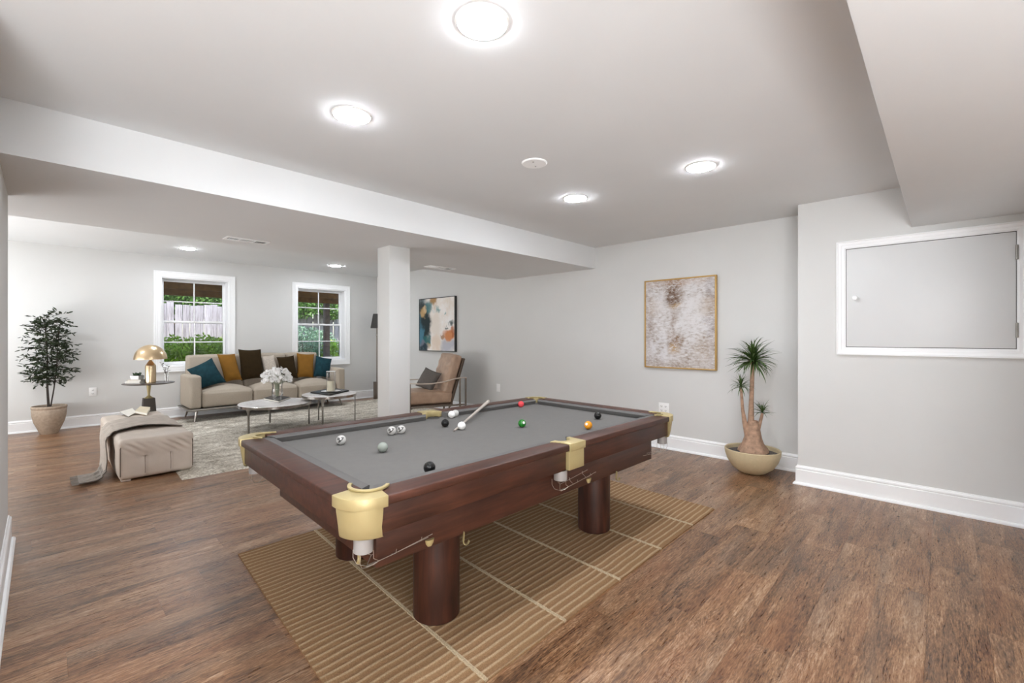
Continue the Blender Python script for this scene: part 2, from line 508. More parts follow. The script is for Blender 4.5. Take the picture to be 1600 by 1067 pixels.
# floor: sub-floor with planks
floor = struct('floor', MB().box(-2.3, 5.2, -2.3, 9.3, -.12, -.008), M['soil'])
PW, PL = .197, 1.22
plank_full = None
rowy = .25 - PW*13
nplank = 0
far_mb = MB()
rp = random.Random(3)
while rowy < 8.99:
    y0, y1 = rowy, min(rowy + PW, 8.99)
    x = -2.0 - rp.uniform(0, PL)
    while x < XR:
        x0, x1 = max(x, -2.0), min(x + PL, XR)
        if x1 - x0 > .05:
            seen = (x1 > -.25 and y1 > -.45 and not (x1 < .1 and y1 < 2.4)) and nplank < 290
            if not seen:
                far_mb.box(x0+.0006, x1-.0006, y0+.0006, y1-.0006, -.008, 0)
            else:
                full = abs((x1-x0)-PL) < 1e-6 and abs((y1-y0)-PW) < 1e-6
                if full and plank_full:
                    inst(plank_full, floor, ((x0+x1)/2, (y0+y1)/2, 0))
                else:
                    hx, hy = (x1-x0)/2, (y1-y0)/2
                    o = MB().box(-hx+.0001, hx-.0001, -hy+.0001, hy-.0001, -.008, 0).build('plank', M['plank'], floor, bevel=.0004, segs=1, loc=((x0+x1)/2, (y0+y1)/2, 0))
                    if full: plank_full = o
                nplank += 1
        x += PL
    rowy += PW
tag(far_mb.build('outlying_planks', M['plank'], floor, smooth=False, merge=False), kind='stuff')

# walls
struct('wall_left', MB().box(XL-.16, XL, 2.35, 4.28, 0, ZS).box(XL-.16, XL, 2.35, YF, ZS, ZC), M['wall'])
struct('wall_entry', MB().box(-2.2, -2.0, -2.2, 9.12, 0, ZK), M['wall'])
struct('wall_front', MB().box(-2.2, 5.15, -2.2, -2.0, 0, ZC), M['wall'])
struct('wall_right', MB().box(XR, XR+.2, .93, 9.17, 0, ZK+.1), M['wall'])
struct('wall_boxed', MB().box(XB, XR+.2, -2.0, .93, 0, ZC), M['wall'])
struct('wall_return', MB().box(3.3, XB, YRE-.14, YRE, 0, 2.142), M['wall'])
# back wall with two window openings
w1 = dict(x0=1.317, x1=2.245, z0=.832, z1=2.25)
w2 = dict(x0=3.385, x1=4.325, z0=.832, z1=2.243)
bw = MB(); xs = [wallx(-2.0), wallx(w1['x0']), wallx(w1['x1']), wallx(w2['x0']), wallx(w2['x1']), wallx(XR)]
TH = .30
bw.box(xs[0], xs[1], 0, TH, 0, ZK); bw.box(xs[2], xs[3], 0, TH, 0, ZK); bw.box(xs[4], xs[5], 0, TH, 0, ZK)
for a, b, w in ((xs[1], xs[2], w1), (xs[3], xs[4], w2)):
    bw.box(a, b, 0, TH, 0, w['z0']); bw.box(a, b, 0, TH, w['z1'], ZK)
struct('wall_back', bw, M['wall'], loc=W0, rz=WALL_A)

# ceilings and boxed beam
struct('ceiling', MB().box(-2.2, XR+.2, -2.2, YF, ZC, ZC+.2).box(-2.2, XR+.2, YB_, 9.5, ZK, ZK+.12), M['ceil'])
struct('ceiling_beam', MB().box(-2.0, XR, YF, YB_, ZS, ZK+.12), M['ceil'])
struct('ceiling_soffit', MB().box(-2.0, XB, -1.2, .176, 2.142, ZC), M['ceil'], bevel=.004)
c0 = on_z(608.5, 383, ZS)
struct('column', MB().box(c0.x, c0.x+.235, c0.y, c0.y+.225, 0, ZS), M['wall'], bevel=.004)

# baseboards
BB = [(0,0), (.034,0), (.033,.010), (.026,.019), (.016,.023), (.016,.128), (.010,.133), (.010,.137), (.017,.143), (.015,.153), (.008,.160), (.006,.167), (0,.167)]
def baseboard(name, p0, p1, nrm, parent=None, m0=0, m1=0):
    """profile swept from p0 to p1, sticking out along nrm; m0/m1 = mitre (+ outside corner, - inside corner)"""
    p0, p1, nrm = Vector(p0), Vector(p1), Vector(nrm); t = (p1-p0).normalized()
    mb = MB(); n = len(BB); vs = []
    for p, s in ((p0 , -m0), (p1, m1)):
        for d, z in BB:
            vs.append(p + nrm*d + t*(s*d) + Vector((0,0,z)))
    fs = [(i, (i+1) % n, n+(i+1) % n, n+i) for i in range(n)] + [tuple(range(n))[::-1], tuple(range(n, 2*n))]
    mb.add(vs, fs)
    o = struct(name, mb, M['trim'], parent, angle=25)
    bm = bmesh.new(); bm.from_mesh(o.data); bmesh.ops.recalc_face_normals(bm, faces=bm.faces); bm.to_mesh(o.data); bm.free()
    return o
ca, sa = math.cos(WALL_A), math.sin(WALL_A)
def wpt(lx, ly=0, z=0): return (W0.x + ca*lx - sa*ly, W0.y + sa*lx + ca*ly, z)
baseboard('baseboard_back', wpt(wallx(-2.0)), wpt(wallx(XR)), (sa, -ca, 0), m1=-1)
baseboard('baseboard_right', (XR, 8.869, 0), (XR, .93, 0), (-1, 0, 0), m0=-1, m1=-1)
baseboard('baseboard_corner', (XR, .93, 0), (XB, .93, 0), (0, 1, 0), m0=-1, m1=1)
baseboard('baseboard_boxed', (XB, .93, 0), (XB, YRE, 0), (-1, 0, 0), m0=1, m1=-1)
baseboard('baseboard_return', (XB, YRE, 0), (3.3, YRE, 0), (0, 1, 0), m0=-1)
baseboard('baseboard_left', (XL, 2.35, 0), (XL, 4.28, 0), (1, 0, 0), m1=1)
baseboard('baseboard_end', (XL, 4.28, 0), (XL-.16, 4.28, 0), (0, 1, 0), m0=1)

# windows
def casing(mb, x0, x1, z0, z1, w, fdir=-1, sill=False):
    """picture-frame casing with a stepped profile round an opening; sticks out along fdir*y"""
    prof = [(0, .010), (.012, .016), (w*.45, .014), (w*.5, .018), (w*.8, .022), (w*.86, .028), (w, .026), (w, 0), (0, 0)]
    def corner(px, pz, sx, sz):
        return [(px + sx*d, fdir*o, pz + sz*d) for d, o in prof]
    cs = [corner(x0, z0, -1, -1), corner(x1, z0, 1, -1), corner(x1, z1, 1, 1), corner(x0, z1, -1, 1)]
    n = len(prof); vs = [p for c in cs for p in c]; fs = []
    for k in range(4):
        a, b = k*n, ((k+1) % 4)*n
        for i in range(n):
            j = (i+1) % n
            fs.append((a+i, b+i, b+j, a+j))
    return mb.add(vs, fs)
def fixnormals(o):
    bm = bmesh.new(); bm.from_mesh(o.data); bmesh.ops.recalc_face_normals(bm, faces=bm.faces); bm.to_mesh(o.data); bm.free()
    return o
def make_window(name, w):
    r = root(name, W0, WALL_A, kind='structure')
    x0, x1, z0, z1 = wallx(w['x0']), wallx(w['x1']), w['z0'], w['z1']
    o = fixnormals(casing(MB(), x0, x1, z0, z1, .095).build('window_casing', M['trim'], r, angle=25))
    RD = .13; jt = .012
    jb = MB().box(x0, x0+jt, -.002, RD+.12, z0, z1).box(x1-jt, x1, -.002, RD+.12, z0, z1).box(x0+jt, x1-jt, -.002, RD+.12, z1-jt, z1).box(x0+jt, x1-jt, -.002, RD+.12, z0, z0+jt)
    jb.build('window_jamb', M['trim'], r, bevel=.002)
    a, b, lo, hi = x0+jt, x1-jt, z0+jt, z1-jt
    mid = lo + (hi-lo)*.502; sw = .036
    MB().box(a, b, RD+.04, RD+.085, hi-.02, hi).box(a, a+.02, RD+.04, RD+.085, lo, hi).box(b-.02, b, RD+.04, RD+.085, lo, hi).build('window_stop', M['trim'], r, bevel=.002)
    for nm, zz0, zz1, dy, bot in (('lower_sash', lo, mid+.02, 0, .05), ('upper_sash', mid-.02, hi-.004, .04, .036)):
        y0, y1 = RD+dy, RD+dy+.036
        aa, bb = a+.006, b-.006
        s = MB().box(aa, aa+sw, y0, y1, zz0, zz1).box(bb-sw, bb, y0, y1, zz0, zz1).box(aa+sw, bb-sw, y0, y1, zz0, zz0+bot).box(aa+sw, bb-sw, y0, y1, zz1-sw, zz1).build(nm, M['trim'], r, bevel=.003)
        gx0, gx1, gz0, gz1 = aa+sw, bb-sw, zz0+bot, zz1-sw
        gm, gzm = (gx0+gx1)/2, (gz0+gz1)/2
        MB().box(gm-.009, gm+.009, y0+.006, y1-.006, gz0, gz1).box(gx0, gm-.009, y0+.006, y1-.006, gzm-.009, gzm+.009).box(gm+.009, gx1, y0+.006, y1-.006, gzm-.009, gzm+.009).build('muntin', M['trim'], s, bevel=.002)
        for px0, px1 in ((gx0, gm-.009), (gm+.009, gx1)):
            for pz0, pz1 in ((gz0, gzm-.009), (gzm+.009, gz1)):
                MB().box(px0, px1, y0+.016, y0+.020, pz0, pz1).build('pane', M['pane'], s, smooth=False)
    MB().box((a+b)/2-.03, (a+b)/2+.03, RD-.012, RD, mid+.002, mid+.02).build('sash_lock', M['trim'], r, bevel=.003)
    return r
make_window('window_1', w1)
make_window('window_2', w2)

# access hatch in the boxed wall
d1 = root('door_1', (XB, .11, 0), 0, kind='structure')
# hatch local: y along the wall; build in (y,z) and lay out with x = -depth
def to_wall(p): return (p[1], -p[0], p[2])      # (along, out(-), z) -> wall facing -x
hy0, hy1, hz0, hz1 = -.59+.11, .37+.11-.002, 1.218, 2.022   # along = -(Y-.11)
cs = casing(MB(), -.475, .474, 1.214, 2.026, .063).build('door_casing', M['trim'], d1, fn=to_wall, angle=25); fixnormals(cs)
MB().box(-.475, .478, -.004, .02, 1.214, 2.026).build('door_recess', M['slot_dark'], d1, fn=to_wall)
dp = MB().box(-.471, .470, -.014, .016, 1.2185, 2.0205).build('door_panel', M['door'], d1, fn=to_wall, bevel=.002); fixnormals(dp)
kn = MB().lathe([(0,0),(.009,0),(.008,.014),(.017,.022),(.02,.032),(.016,.042),(0,.046)], 20)
kn.build('knob', M['trim'], dp, fn=lambda p: (-.014-p[2], .411+p[0], 1.616+p[1]))
for hz in (1.879, 1.344):
    h = MB().box(.466, .482, -.017, -.012, hz-.05, hz+.05).build('hinge', M['steel'], d1, fn=to_wall); fixnormals(h)
    MB().lathe([(0,-.052),(.005,-.05),(.005,.05),(0,.052)], 10).build('hinge_pin', M['steel'], h, fn=lambda p: (-.019+p[0], -.474+p[1], hz+p[2]))

# ------------------------------------------------------------------ ceiling fittings
def ceiling_light(x, y, z, label, group='recessed ceiling lights'):
    r = root('ceiling_light', (x, y, z), 0, label, 'ceiling light')
    r['group'] = group
    MB().lathe([(.090, -.003), (.092, -.006), (.097, -.005), (.102, -.001), (.102, 0), (.090, 0)], 40).build('trim_ring', M['white_plastic'], r, angle=30)
    MB().lathe([(.091, -.003), (.089, -.008), (.078, -.012), (.055, -.0145), (.03, -.0155), (0, -.016)], 40).build('diffuser', M['lamp'], r)
    return r
ceiling_light(1.131, 1.235, ZC, 'largest lit ceiling light, nearest, above the front end of the pool table')
ceiling_light(1.131, 2.248, ZC, 'lit ceiling light left of the nearest one, in front of the boxed beam')
ceiling_light(3.105, 2.235, ZC, 'lit ceiling light nearest the round blank plate')
ceiling_light(3.125, 1.20, ZC, 'lit ceiling light nearest the wall hatch')
for (px, py, lb) in ((293, 388, 'lit ceiling light over the left window of the sitting area'), (524, 415, 'lit ceiling light over the right window, left of the column')):
    p = on_z(px, py, ZK)
    ceiling_light(p.x, p.y, ZK, lb)
for (x, y, z, lb) in ((-.9, 1.235, ZC, 'added fill ceiling light left of the camera, out of view'), (-.9, -.95, ZC, 'added fill ceiling light behind the camera, out of view'), (-.71, 7.73, ZK, 'added fill ceiling light in the unseen left end of the sitting area')):
    ceiling_light(x, y, z, lb, 'added fill lights out of view')  # unseen lights added to brighten the room, built like the visible ones
p = on_z(835, 254.5, ZC)
pl = root('ceiling_plate', (p.x, p.y, ZC), 0, 'round white blank cover plate with two screws on the ceiling', 'cover plate')
MB().lathe([(.0, -.009), (.078, -.009), (.084, -.005), (.086, 0), (0, 0)], 40).build('plate', M['white_plastic'], pl, angle=25)
for s in (-1, 1):
    MB().lathe([(0, -.0115), (.005, -.011), (.006, -.009), (0, -.009)], 10, (s*.035, s*.02, 0)).build('screw', M['steel'], pl)

def vent(cx, cy, rz, L, W, label):
    r = root('ceiling_vent', (cx, cy, ZS), rz, label, 'vent', 'air vents under the beam')
    f = MB(); b = .022
    f.box(-L/2, L/2, -W/2, -W/2+b, -.008, 0).box(-L/2, L/2, W/2-b, W/2, -.008, 0).box(-L/2, -L/2+b, -W/2+b, W/2-b, -.008, 0).box(L/2-b, L/2, -W/2+b, W/2-b, -.008, 0)
    for k in (-1, 1): f.box(k*L/6-.008, k*L/6+.008, -W/2+b, W/2-b, -.008, 0)
    f.build('vent_frame', M['white_plastic'], r, bevel=.002)
    MB().box(-L/2+b, L/2-b, -W/2+b, W/2-b, -.0012, -.0004).build('vent_backing', M['duct'], r)
    for sec in range(3):
        a = -L/2 + b + .004 + sec*(L-2*b)/3; e = a + (L-2*b)/3 - .012
        n = 6
        for k in range(n):
            x = a + (e-a)*(k+.5)/n
            tilt = (-1, 0, 1)[sec]*.9
            sl = (.0022, .0042, .0042)[sec]
            vs = [(x-sl, -W/2+b, -.006-(.003 if tilt > 0 else 0)), (x+sl, -W/2+b, -.006-(.003 if tilt < 0 else 0)), (x+sl, W/2-b, -.006-(.003 if tilt < 0 else 0)), (x-sl, W/2-b, -.006-(.003 if tilt > 0 else 0))]
            mb = MB().add(vs + [(v[0], v[1], v[2]+.0012) for v in vs], [(3,2,1,0),(4,5,6,7),(0,1,5,4),(1,2,6,5),(2,3,7,6),(3,0,4,7)])
            if tilt < 0 and k not in (5, 6) : mb.v = [(x + (q[0]-x)*.35, q[1], q[2]) for q in mb.v]
            mb.build('slat', M['white_plastic'], r, smooth=False)
    return r
vent(1.322, 4.665, 0, .36, .15, 'white three-section air vent under the beam, left of the column')
vent(3.57, 4.70, 0, .40, .155, 'white air vent under the beam, right of the column')

# ------------------------------------------------------------------ wall fittings
def outlet(loc, rz, w, h, gang, label, kind='outlet'):
    r = root('wall_outlet' if kind == 'outlet' else 'wall_switch', loc, rz, label, 'outlet' if kind == 'outlet' else 'switch')
    MB().box(-w/2, w/2, -.007, 0, -h/2, h/2).build('cover_plate', M['white_plastic'], r, bevel=.003)
    for g in range(gang):
        gx = (g - (gang-1)/2)*.05
        for s in ((-1, 1) if kind == 'outlet' else (0,)):
            if kind == 'outlet':
                f = MB().box(gx-.017, gx+.017, -.0095, -.007, s*.024-.015, s*.024+.015).build('socket', M['white_plastic'], r, bevel=.002)
                MB().box(gx-.009, gx-.006, -.0105, -.0095, s*.024-.004, s*.024+.007).box(gx+.006, gx+.009, -.0105, -.0095, s*.024-.004, s*.024+.007).box(gx-.003, gx+.003, -.0105, -.0095, s*.024-.011, s*.024-.006).build('slot', M['slot_dark'], f, smooth=False)
            else:
                MB().box(gx-.014, gx+.014, -.0105, -.007, -.03, .03).build('rocker', M['white_plastic'], r, bevel=.002)
    return r
pp = on_y(145, 612, 8.976)
outlet(pp, WALL_A, .085, .125, 1, 'white double socket on the back wall beside the potted ficus')
outlet((XR, 2.357, .465), -PI/2, .125, .125, 2, 'white four-socket wall outlet behind the far corner of the pool table')
outlet((XR, 5.11, .488), -PI/2, .08, .125, 1, 'white wall plate on the right wall beside the armchair', 'switch')

# paintings
def p1_base(t):
    a = t.noise(t.coord('Object', (3.2, 1, 7)), 6, 9, .7); b = t.noise(t.coord('Object', (1, 1, 1)), 5, 5, .6)
    c = t.ramp(t.math('ADD', t.math('MULTIPLY', a, .6), t.math('MULTIPLY', b, .4)),
               [(.36, lin((140, 122, 106))), (.43, lin((184, 174, 167))), (.5, lin((212, 209, 208))), (.58, lin((224, 222, 222))), (.68, lin((204, 194, 182)))])
    return c
W1, H1 = .80, 1.0
M['paint1'] = painting('brown_white_abstract', p1_base, [
    (.42, .88, .16, .17, (122, 88, 56), .8), (.42, .80, .09, .09, (96, 66, 40), .8), (.44, .71, .07, .04, (190, 150, 80), .6), (.42, .55, .06, .18, (142, 112, 90), .5),
    (.44, .28, .10, .14, (130, 94, 58), .75), (.44, .2, .06, .06, (190, 150, 84), .6), (.96, .6, .08, .5, (150, 138, 138), .55), (.05, .45, .07, .6, (158, 142, 136), .5),
    (.9, .68, .14, .1, (176, 150, 116), .45), (.85, .2, .18, .14, (166, 142, 112), .45), (.12, .7, .1, .1, (176, 150, 120), .4), (.5, .02, .6, .06, (140, 116, 96), .45), (.5, .99, .6, .05, (170, 132, 98), .5),
    (.24, .6, .12, .2, (222, 219, 218), .5), (.68, .62, .18, .22, (224, 221, 220), .55), (.25, .2, .14, .16, (208, 206, 210), .4)], W1, H1, .19, True)
pt = root('painting', (XR-.002, 2.168, 1.45), -PI/2, 'brown and white abstract canvas in a thin gold frame', 'painting')
MB().box(-W1/2, W1/2, -.03, -.0, -H1/2, H1/2).build('canvas', M['paint1'], pt)
f = MB(); fw_ = .014
f.box(-W1/2-fw_, -W1/2, -.042, 0, -H1/2-fw_, H1/2+fw_).box(W1/2, W1/2+fw_, -.042, 0, -H1/2-fw_, H1/2+fw_).box(-W1/2, W1/2, -.042, 0, H1/2, H1/2+fw_).box(-W1/2, W1/2, -.042, 0, -H1/2-fw_, -H1/2)
f.build('frame', M['goldframe'], pt, bevel=.0015)

def p2_base(t):
    a = t.noise(t.coord('Object', (1, 1, 1)), 4, 6, .6)
    return t.ramp(a, [(.35, lin((236, 224, 210))), (.55, lin((246, 241, 236))), (.7, lin((250, 248, 246)))])
W2, H2 = 1.05, .955
M['paint2'] = painting('teal_orange_abstract', p2_base, [
    (.08, .5, .2, .75, (52, 92, 106), 1), (.2, .55, .16, .42, (8, 34, 36), 1), (.05, .86, .14, .16, (40, 48, 44), .9), (.3, .84, .12, .13, (46, 112, 116), .8),
    (.42, .95, .12, .12, (166, 118, 40), .9), (.1, .74, .1, .1, (196, 160, 106), .85), (.17, .80, .06, .06, (208, 180, 140), .8), (.52, .77, .09, .07, (44, 140, 142), .85),
    (.06, .3, .1, .2, (72, 130, 152), .8), (.22, .2, .12, .1, (18, 98, 98), .9), (.14, .05, .14, .07, (12, 44, 58), .95), (.08, .14, .08, .08, (120, 116, 130), .7), (.28, .12, .06, .06, (190, 160, 110), .6),
    (.48, .5, .17, .3, (234, 224, 212), .9), (.48, .13, .14, .17, (232, 214, 196), .9), (.84, .3, .2, .1, (206, 122, 50), .92), (.95, .37, .08, .09, (176, 92, 32), .8), (.66, .26, .06, .06, (160, 110, 60), .8),
    (.92, .5, .09, .06, (36, 62, 62), .9), (.78, .43, .04, .03, (60, 80, 80), .8), (.73, .67, .03, .02, (70, 150, 150), .7), (.84, .1, .24, .15, (184, 186, 198), .85)], W2, H2, .3)
pt2 = root('painting', (XR-.002, 6.684, 1.524), -PI/2, 'teal, white and orange abstract canvas above the armchair', 'painting')
MB().box(-W2/2, W2/2, -.042, -.001, -H2/2, H2/2).build('canvas', M['paint2'], pt2)
f = MB(); fw_ = .012
f.box(-W2/2-fw_, -W2/2, -.047, 0, -H2/2-fw_, H2/2+fw_).box(W2/2, W2/2+fw_, -.047, 0, -H2/2-fw_, H2/2+fw_).box(-W2/2, W2/2, -.047, 0, H2/2, H2/2+fw_).box(-W2/2, W2/2, -.047, 0, -H2/2-fw_, -H2/2)
f.build('frame', M['darkframe'], pt2, bevel=.0015)

# ------------------------------------------------------------------ rugs
def ribbed_rug():
    r = root('ribbed_rug', (0,0,0), 0, 'tan ribbed woven rug under the pool table', 'rug')
    sk = .062                                   # the cross seams run a little off square
    Y0, Y1 = 1.242, 3.03
    edges = [.70, 1.158, 1.648, 2.128, 2.61, 3.09, 3.496]
    def X(x, y): return x + (y-Y0)*sk*(1-.2*(x-.7)/2.8)
    pitch = .0405
    for k in range(6):
        a, b = edges[k] + (.0 if k == 0 else .009), edges[k+1] - (.0 if k == 5 else .009)
        nx, ny = 16, 300
        vs = []; at_ = []; fs = []
        for i in range(nx+1):
            for j in range(ny+1):
                x = a + (b-a)*i/nx; y = Y0 + (Y1-Y0)*j/ny
                wob = .002*math.sin(x*9+k*1.7+y*1.3) + .0016*math.sin(x*31+y*9+k) + .0055*mnoise.noise((x*6, y*7, k))
                ph = (y + wob)/pitch + k*.37
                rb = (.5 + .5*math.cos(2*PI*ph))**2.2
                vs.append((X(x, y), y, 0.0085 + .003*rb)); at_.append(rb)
        for i in range(nx):
            for j in range(ny):
                fs.append((i*(ny+1)+j, (i+1)*(ny+1)+j, (i+1)*(ny+1)+j+1, i*(ny+1)+j+1))
        # skirt down to the floor
        n0 = len(vs)
        ring = [i*(ny+1) for i in range(nx+1)] + [nx*(ny+1)+j for j in range(1, ny+1)] + [i*(ny+1)+ny for i in range(nx-1, -1, -1)] + [j for j in range(ny-1, 0, -1)]
        for q in ring: vs.append((vs[q][0], vs[q][1], 0)); at_.append(0)
        m = len(ring)
        for q in range(m): fs.append((ring[q], n0+q, n0+(q+1) % m, ring[(q+1) % m]))
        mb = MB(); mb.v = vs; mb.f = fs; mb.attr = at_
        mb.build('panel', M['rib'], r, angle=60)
    for e in edges[1:-1]:
        mb = MB()
        for off in (-.0045, .0045):
            mb.tube([(X(e+off, y), y, .0075+.001*math.sin(y*60)) for y in [Y0 + (Y1-Y0)*q/60 for q in range(61)]], .0058, 6)
        mb.build('seam_band', M['seam'], r)
ribbed_rug()

def shag_rug():
    P = [(.885, 4.985), (4.86, 4.86), (4.86, 8.50), (1.0, 8.60)]
    nu, nv = 170, 150
    def fn(u, v):
        a = Vector(P[0]).lerp(Vector(P[1]), u); b = Vector(P[3]).lerp(Vector(P[2]), u); p = a.lerp(b, v)
        ed = min(u*4, (1-u)*4, v*3.6, (1-v)*3.6)
        j = .006*mnoise.noise((p.x*40, p.y*40, 1)) if ed < .02 else 0
        z = .010 + .007*mnoise.noise((p.x*22, p.y*22, 0)) + .003*mnoise.noise((p.x*60, p.y*60, 3))
        if ed < 1e-6: z = 0
        elif ed < .03: z *= .9
        return (p.x + j, p.y + j, max(0, z) if ed > 1e-6 else 0)
    o = MB().grid(fn, nu, nv).build('shag_rug', M['shag'], merge=False, angle=180)
    tag(o, 'large mottled grey shag rug under the coffee tables and sofa', 'rug')
shag_rug()

# ------------------------------------------------------------------ pool table
TX, TY, TRZ, TAP = 1.945, 2.094, R(-1.775), .03
HL, HW = 1.2225, .71
def tp(p):                                     # the slight taper of the table, in its own frame
    return (p[0], p[1]*(1 - TAP*p[0]/HL), p[2])
table = root('pool_table', (TX, TY, 0), TRZ, 'mahogany pool table with grey cloth and brass pockets on a tan rug', 'pool table')
RUGZ = .0105
for x, y in ((-.65, -.39), (.65, -.375), (-.66, .42), (.65, .40)):
    MB().lathe([(0, RUGZ), (.104, RUGZ), (.108, RUGZ+.005), (.108, .462), (0, .462)], 40, (x, y, 0)).build('leg', M['mahogany_leg'], table, fn=tp, angle=30)
MB().box(-1.085, .985, -.625, .40, .458, .615).build('frame', M['mahogany'], table, fn=tp, bevel=.004)
MB().box(-1.13, 1.13, -.60, .60, .655, .705).build('bed_cloth', M['felt'], table, fn=tp)
# aprons under the rails
A = .022
for nm, b in (('a', (-HL+.119, -.05, -HW+A, -HW+A+.03)), ('b', (.073, HL-.119, -HW+A, -HW+A+.03)), ('c', (-HL+.119, -.05, HW-A-.03, HW-A)), ('d', (.073, HL-.119, HW-A-.03, HW-A)),
              ('e', (-HL+A, -HL+A+.03, -HW+.119, HW-.119)), ('f', (HL-A-.03, HL-A, -HW+.119, HW-.119))):
    MB().box(b[0], b[1], b[2], b[3], .610, .716).build('apron', M['mahogany'], table, fn=tp, bevel=.002)
MB().box(-HL+.05, HL-.05, -HW+.05, HW-.05, .615, .655).build('slate_frame', M['mahogany'], table, fn=tp)
RWD = .108
def rail(name, x0, x1, y0, y1, inner, long_):
    """wooden rail and its cloth cushion; inner = side facing the cloth"""
    o = MB().box(x0, x1, y0, y1, .712, .745).build(name, M['mahogany'], table, fn=tp, bevel=.005, segs=3)
    sec = [(0, .741), (.012, .742), (.046, .738), (.052, .733), (.040, .706), (0, .706)]
    if long_:
        y = y1 if inner > 0 else y0
        t0, t1 = x0, x1
        pts = [[(t0 + min(.03, d*.6), y + inner*d, z) for d, z in sec], [(t1 - min(.03, d*.6), y + inner*d, z) for d, z in sec]]
    else:
        x = x1 if inner > 0 else x0
        pts = [[(x + inner*d, y0 + d*.75, z) for d, z in sec], [(x + inner*d, y1 - d*.75, z) for d, z in sec]]
    n = len(sec); mb = MB().add(pts[0] + pts[1], [(i, (i+1) % n, n+(i+1) % n, n+i) for i in range(n)] + [tuple(range(n))[::-1], tuple(range(n, 2*n))])
    fixnormals(mb.build('cushion', M['cushion_felt'], table, fn=tp, angle=30))
CL, CW = .136, .136
for sy in (-1, 1):
    ya, yb = (-HW, -HW+RWD) if sy < 0 else (HW-RWD, HW)
    rail('rail', -HL+CL, -.047, ya, yb, -sy, True)
    rail('rail', .089, HL-CL, ya, yb, -sy, True)
rail('rail', -HL, -HL+RWD, -HW+CW, HW-CW, 1, False)
rail('rail', HL-RWD, HL, -HW+CW, HW-CW, -1, False)

def wire_rack(parent, sx, sy, length, z0, along):
    """wire ball return: loops under the sleeve, then two wires running along the frame"""
    mb = MB(); w = .0013
    def loop(pts): mb.tube(pts, w, 6)
    for yy, k in ((-.026, 1), (.026, -1)):
        loop([(-.026*along, yy, z0), (-.026*along, yy, z0-.028), (-.016*along, yy*.7, z0-.052), (.012*along, yy*.25, z0-.064), (.05*along, yy*.2, z0-.060)])
        loop([(.024*along, yy, z0), (.025*along, yy, z0-.030), (.045*along, yy*1.1, z0-.044), (.1*along, yy*1.1, z0-.040), (length*along, yy*1.1, z0-.020)])
    loop([(.012*along, 0, z0-.064), (.06*along, 0, z0-.060), (length*along, 0, z0-.042)])
    loop([(.045*along, -.028, z0-.044), (.030*along, -.018, z0-.056), (.012*along, 0, z0-.064), (.030*along, .018, z0-.056), (.045*along, .028, z0-.044)])
    for f in (.42, .82):
        x = along*length*f; zz = z0-.044+.024*f
        loop([(x, -.029, zz+.008), (x, -.024, zz-.008), (x, 0, zz-.022), (x, .024, zz-.008), (x, .029, zz+.008)])
    return mb.build('ball_rack', M['wire'], parent, fn=lambda p: (p[0], p[1], p[2]))

def corner_pocket(sx, sy):
    """brass corner casting for the corner at (sx*HL, sy*HW), modelled for (-,-) and mirrored"""
    def m(p): return tp((-sx*p[0], -sy*p[1], p[2]))
    X0, Y0 = -HL-.004, -HW-.004
    L = CL + .004
    def arc(cx, cy, r, a0, a1, n): return [(cx + r*math.cos(R(a0+(a1-a0)*i/n)), cy + r*math.sin(R(a0+(a1-a0)*i/n))) for i in range(n+1)]
    def outline(o, ro):                        # outer edge: straight, round, straight
        x, y = X0+o, Y0+o
        return [(x, Y0+L+o*0)] + arc(x+ro, y+ro, ro, 180, 270, 10) + [(X0+L, y)]
    pc = (-1.088, -.5755); pr = .066
    inner = arc(pc[0], pc[1], pr, -62, -208, 14)   # mouth cut, open towards the cloth
    top = outline(0, .118) + [(X0+L+.010, -HW+.06)] + inner + [(-HL+.06, Y0+L+.010)]
    plate = MB().prism(top, .709, .7485)
    pk = plate.build('corner_pocket', M['brass'], table, fn=m, bevel=.0025, angle=30); fixnormals(pk)
    # bowl below the lip, tapering downwards
    body = MB(); levels = [(.709, .008), (.690, .009), (.640, .015), (.604, .021), (.599, .024), (.597, .031)]
    n = None; vs = []
    for z, o in levels:
        ol = outline(o, .108)
        ol[0] = (ol[0][0], Y0+L-.012-.35*o); ol[-1] = (X0+L-.012-.35*o, ol[-1][1])
        ring = ol + [(X0+L-.012-.35*o, Y0+.10), (X0+.10, Y0+L-.012-.35*o)]
        n = len(ring); vs += [(x, y, z) for x, y in ring]
    fs = [(k*n+i, k*n+(i+1) % n, (k+1)*n+(i+1) % n, (k+1)*n+i) for k in range(len(levels)-1) for i in range(n)] + [tuple((len(levels)-1)*n+i for i in range(n))[::-1]]
    body.add(vs, fs)
    fixnormals(body.build('pocket_bowl', M['brass'], pk, fn=m, angle=30))
    # raised horseshoe rim
    a0, a1, nn = -40, -230, 20
    o_ = arc(pc[0], pc[1], pr+.010, a0, a1, nn); i_ = arc(pc[0], pc[1], pr-.004, a0, a1, nn)
    fixnormals(MB().prism(o_ + i_[::-1], .7486, .757).build('pocket_rim', M['brass'], pk, fn=m, bevel=.0015, angle=30))
    # dark throat and plastic sleeve
    tl = [(x, y) for x, y in arc(pc[0], pc[1], pr+.001, 0, -360, 28)[:-1]]
    fixnormals(MB().prism(tl, .60, .7058).build('pocket_lining', M['cushion_felt'], pk, fn=m, angle=30))
    sl = (-1.136, -.628)
    MB().lathe([(.034, .598), (.034, .542), (.030, .540), (.030, .598)], 28, (sl[0], sl[1], 0)).build('pocket_sleeve', M['sleeve'], pk, fn=m, angle=30)
    rk = wire_rack(pk, 1, 1, .275, .545, 1)
    for v in rk.data.vertices: v.co = m((v.co.x + sl[0], v.co.y + sl[1], v.co.z))
    return pk
for sx in (-1, 1):
    for sy in (-1, 1): corner_pocket(sx, sy)

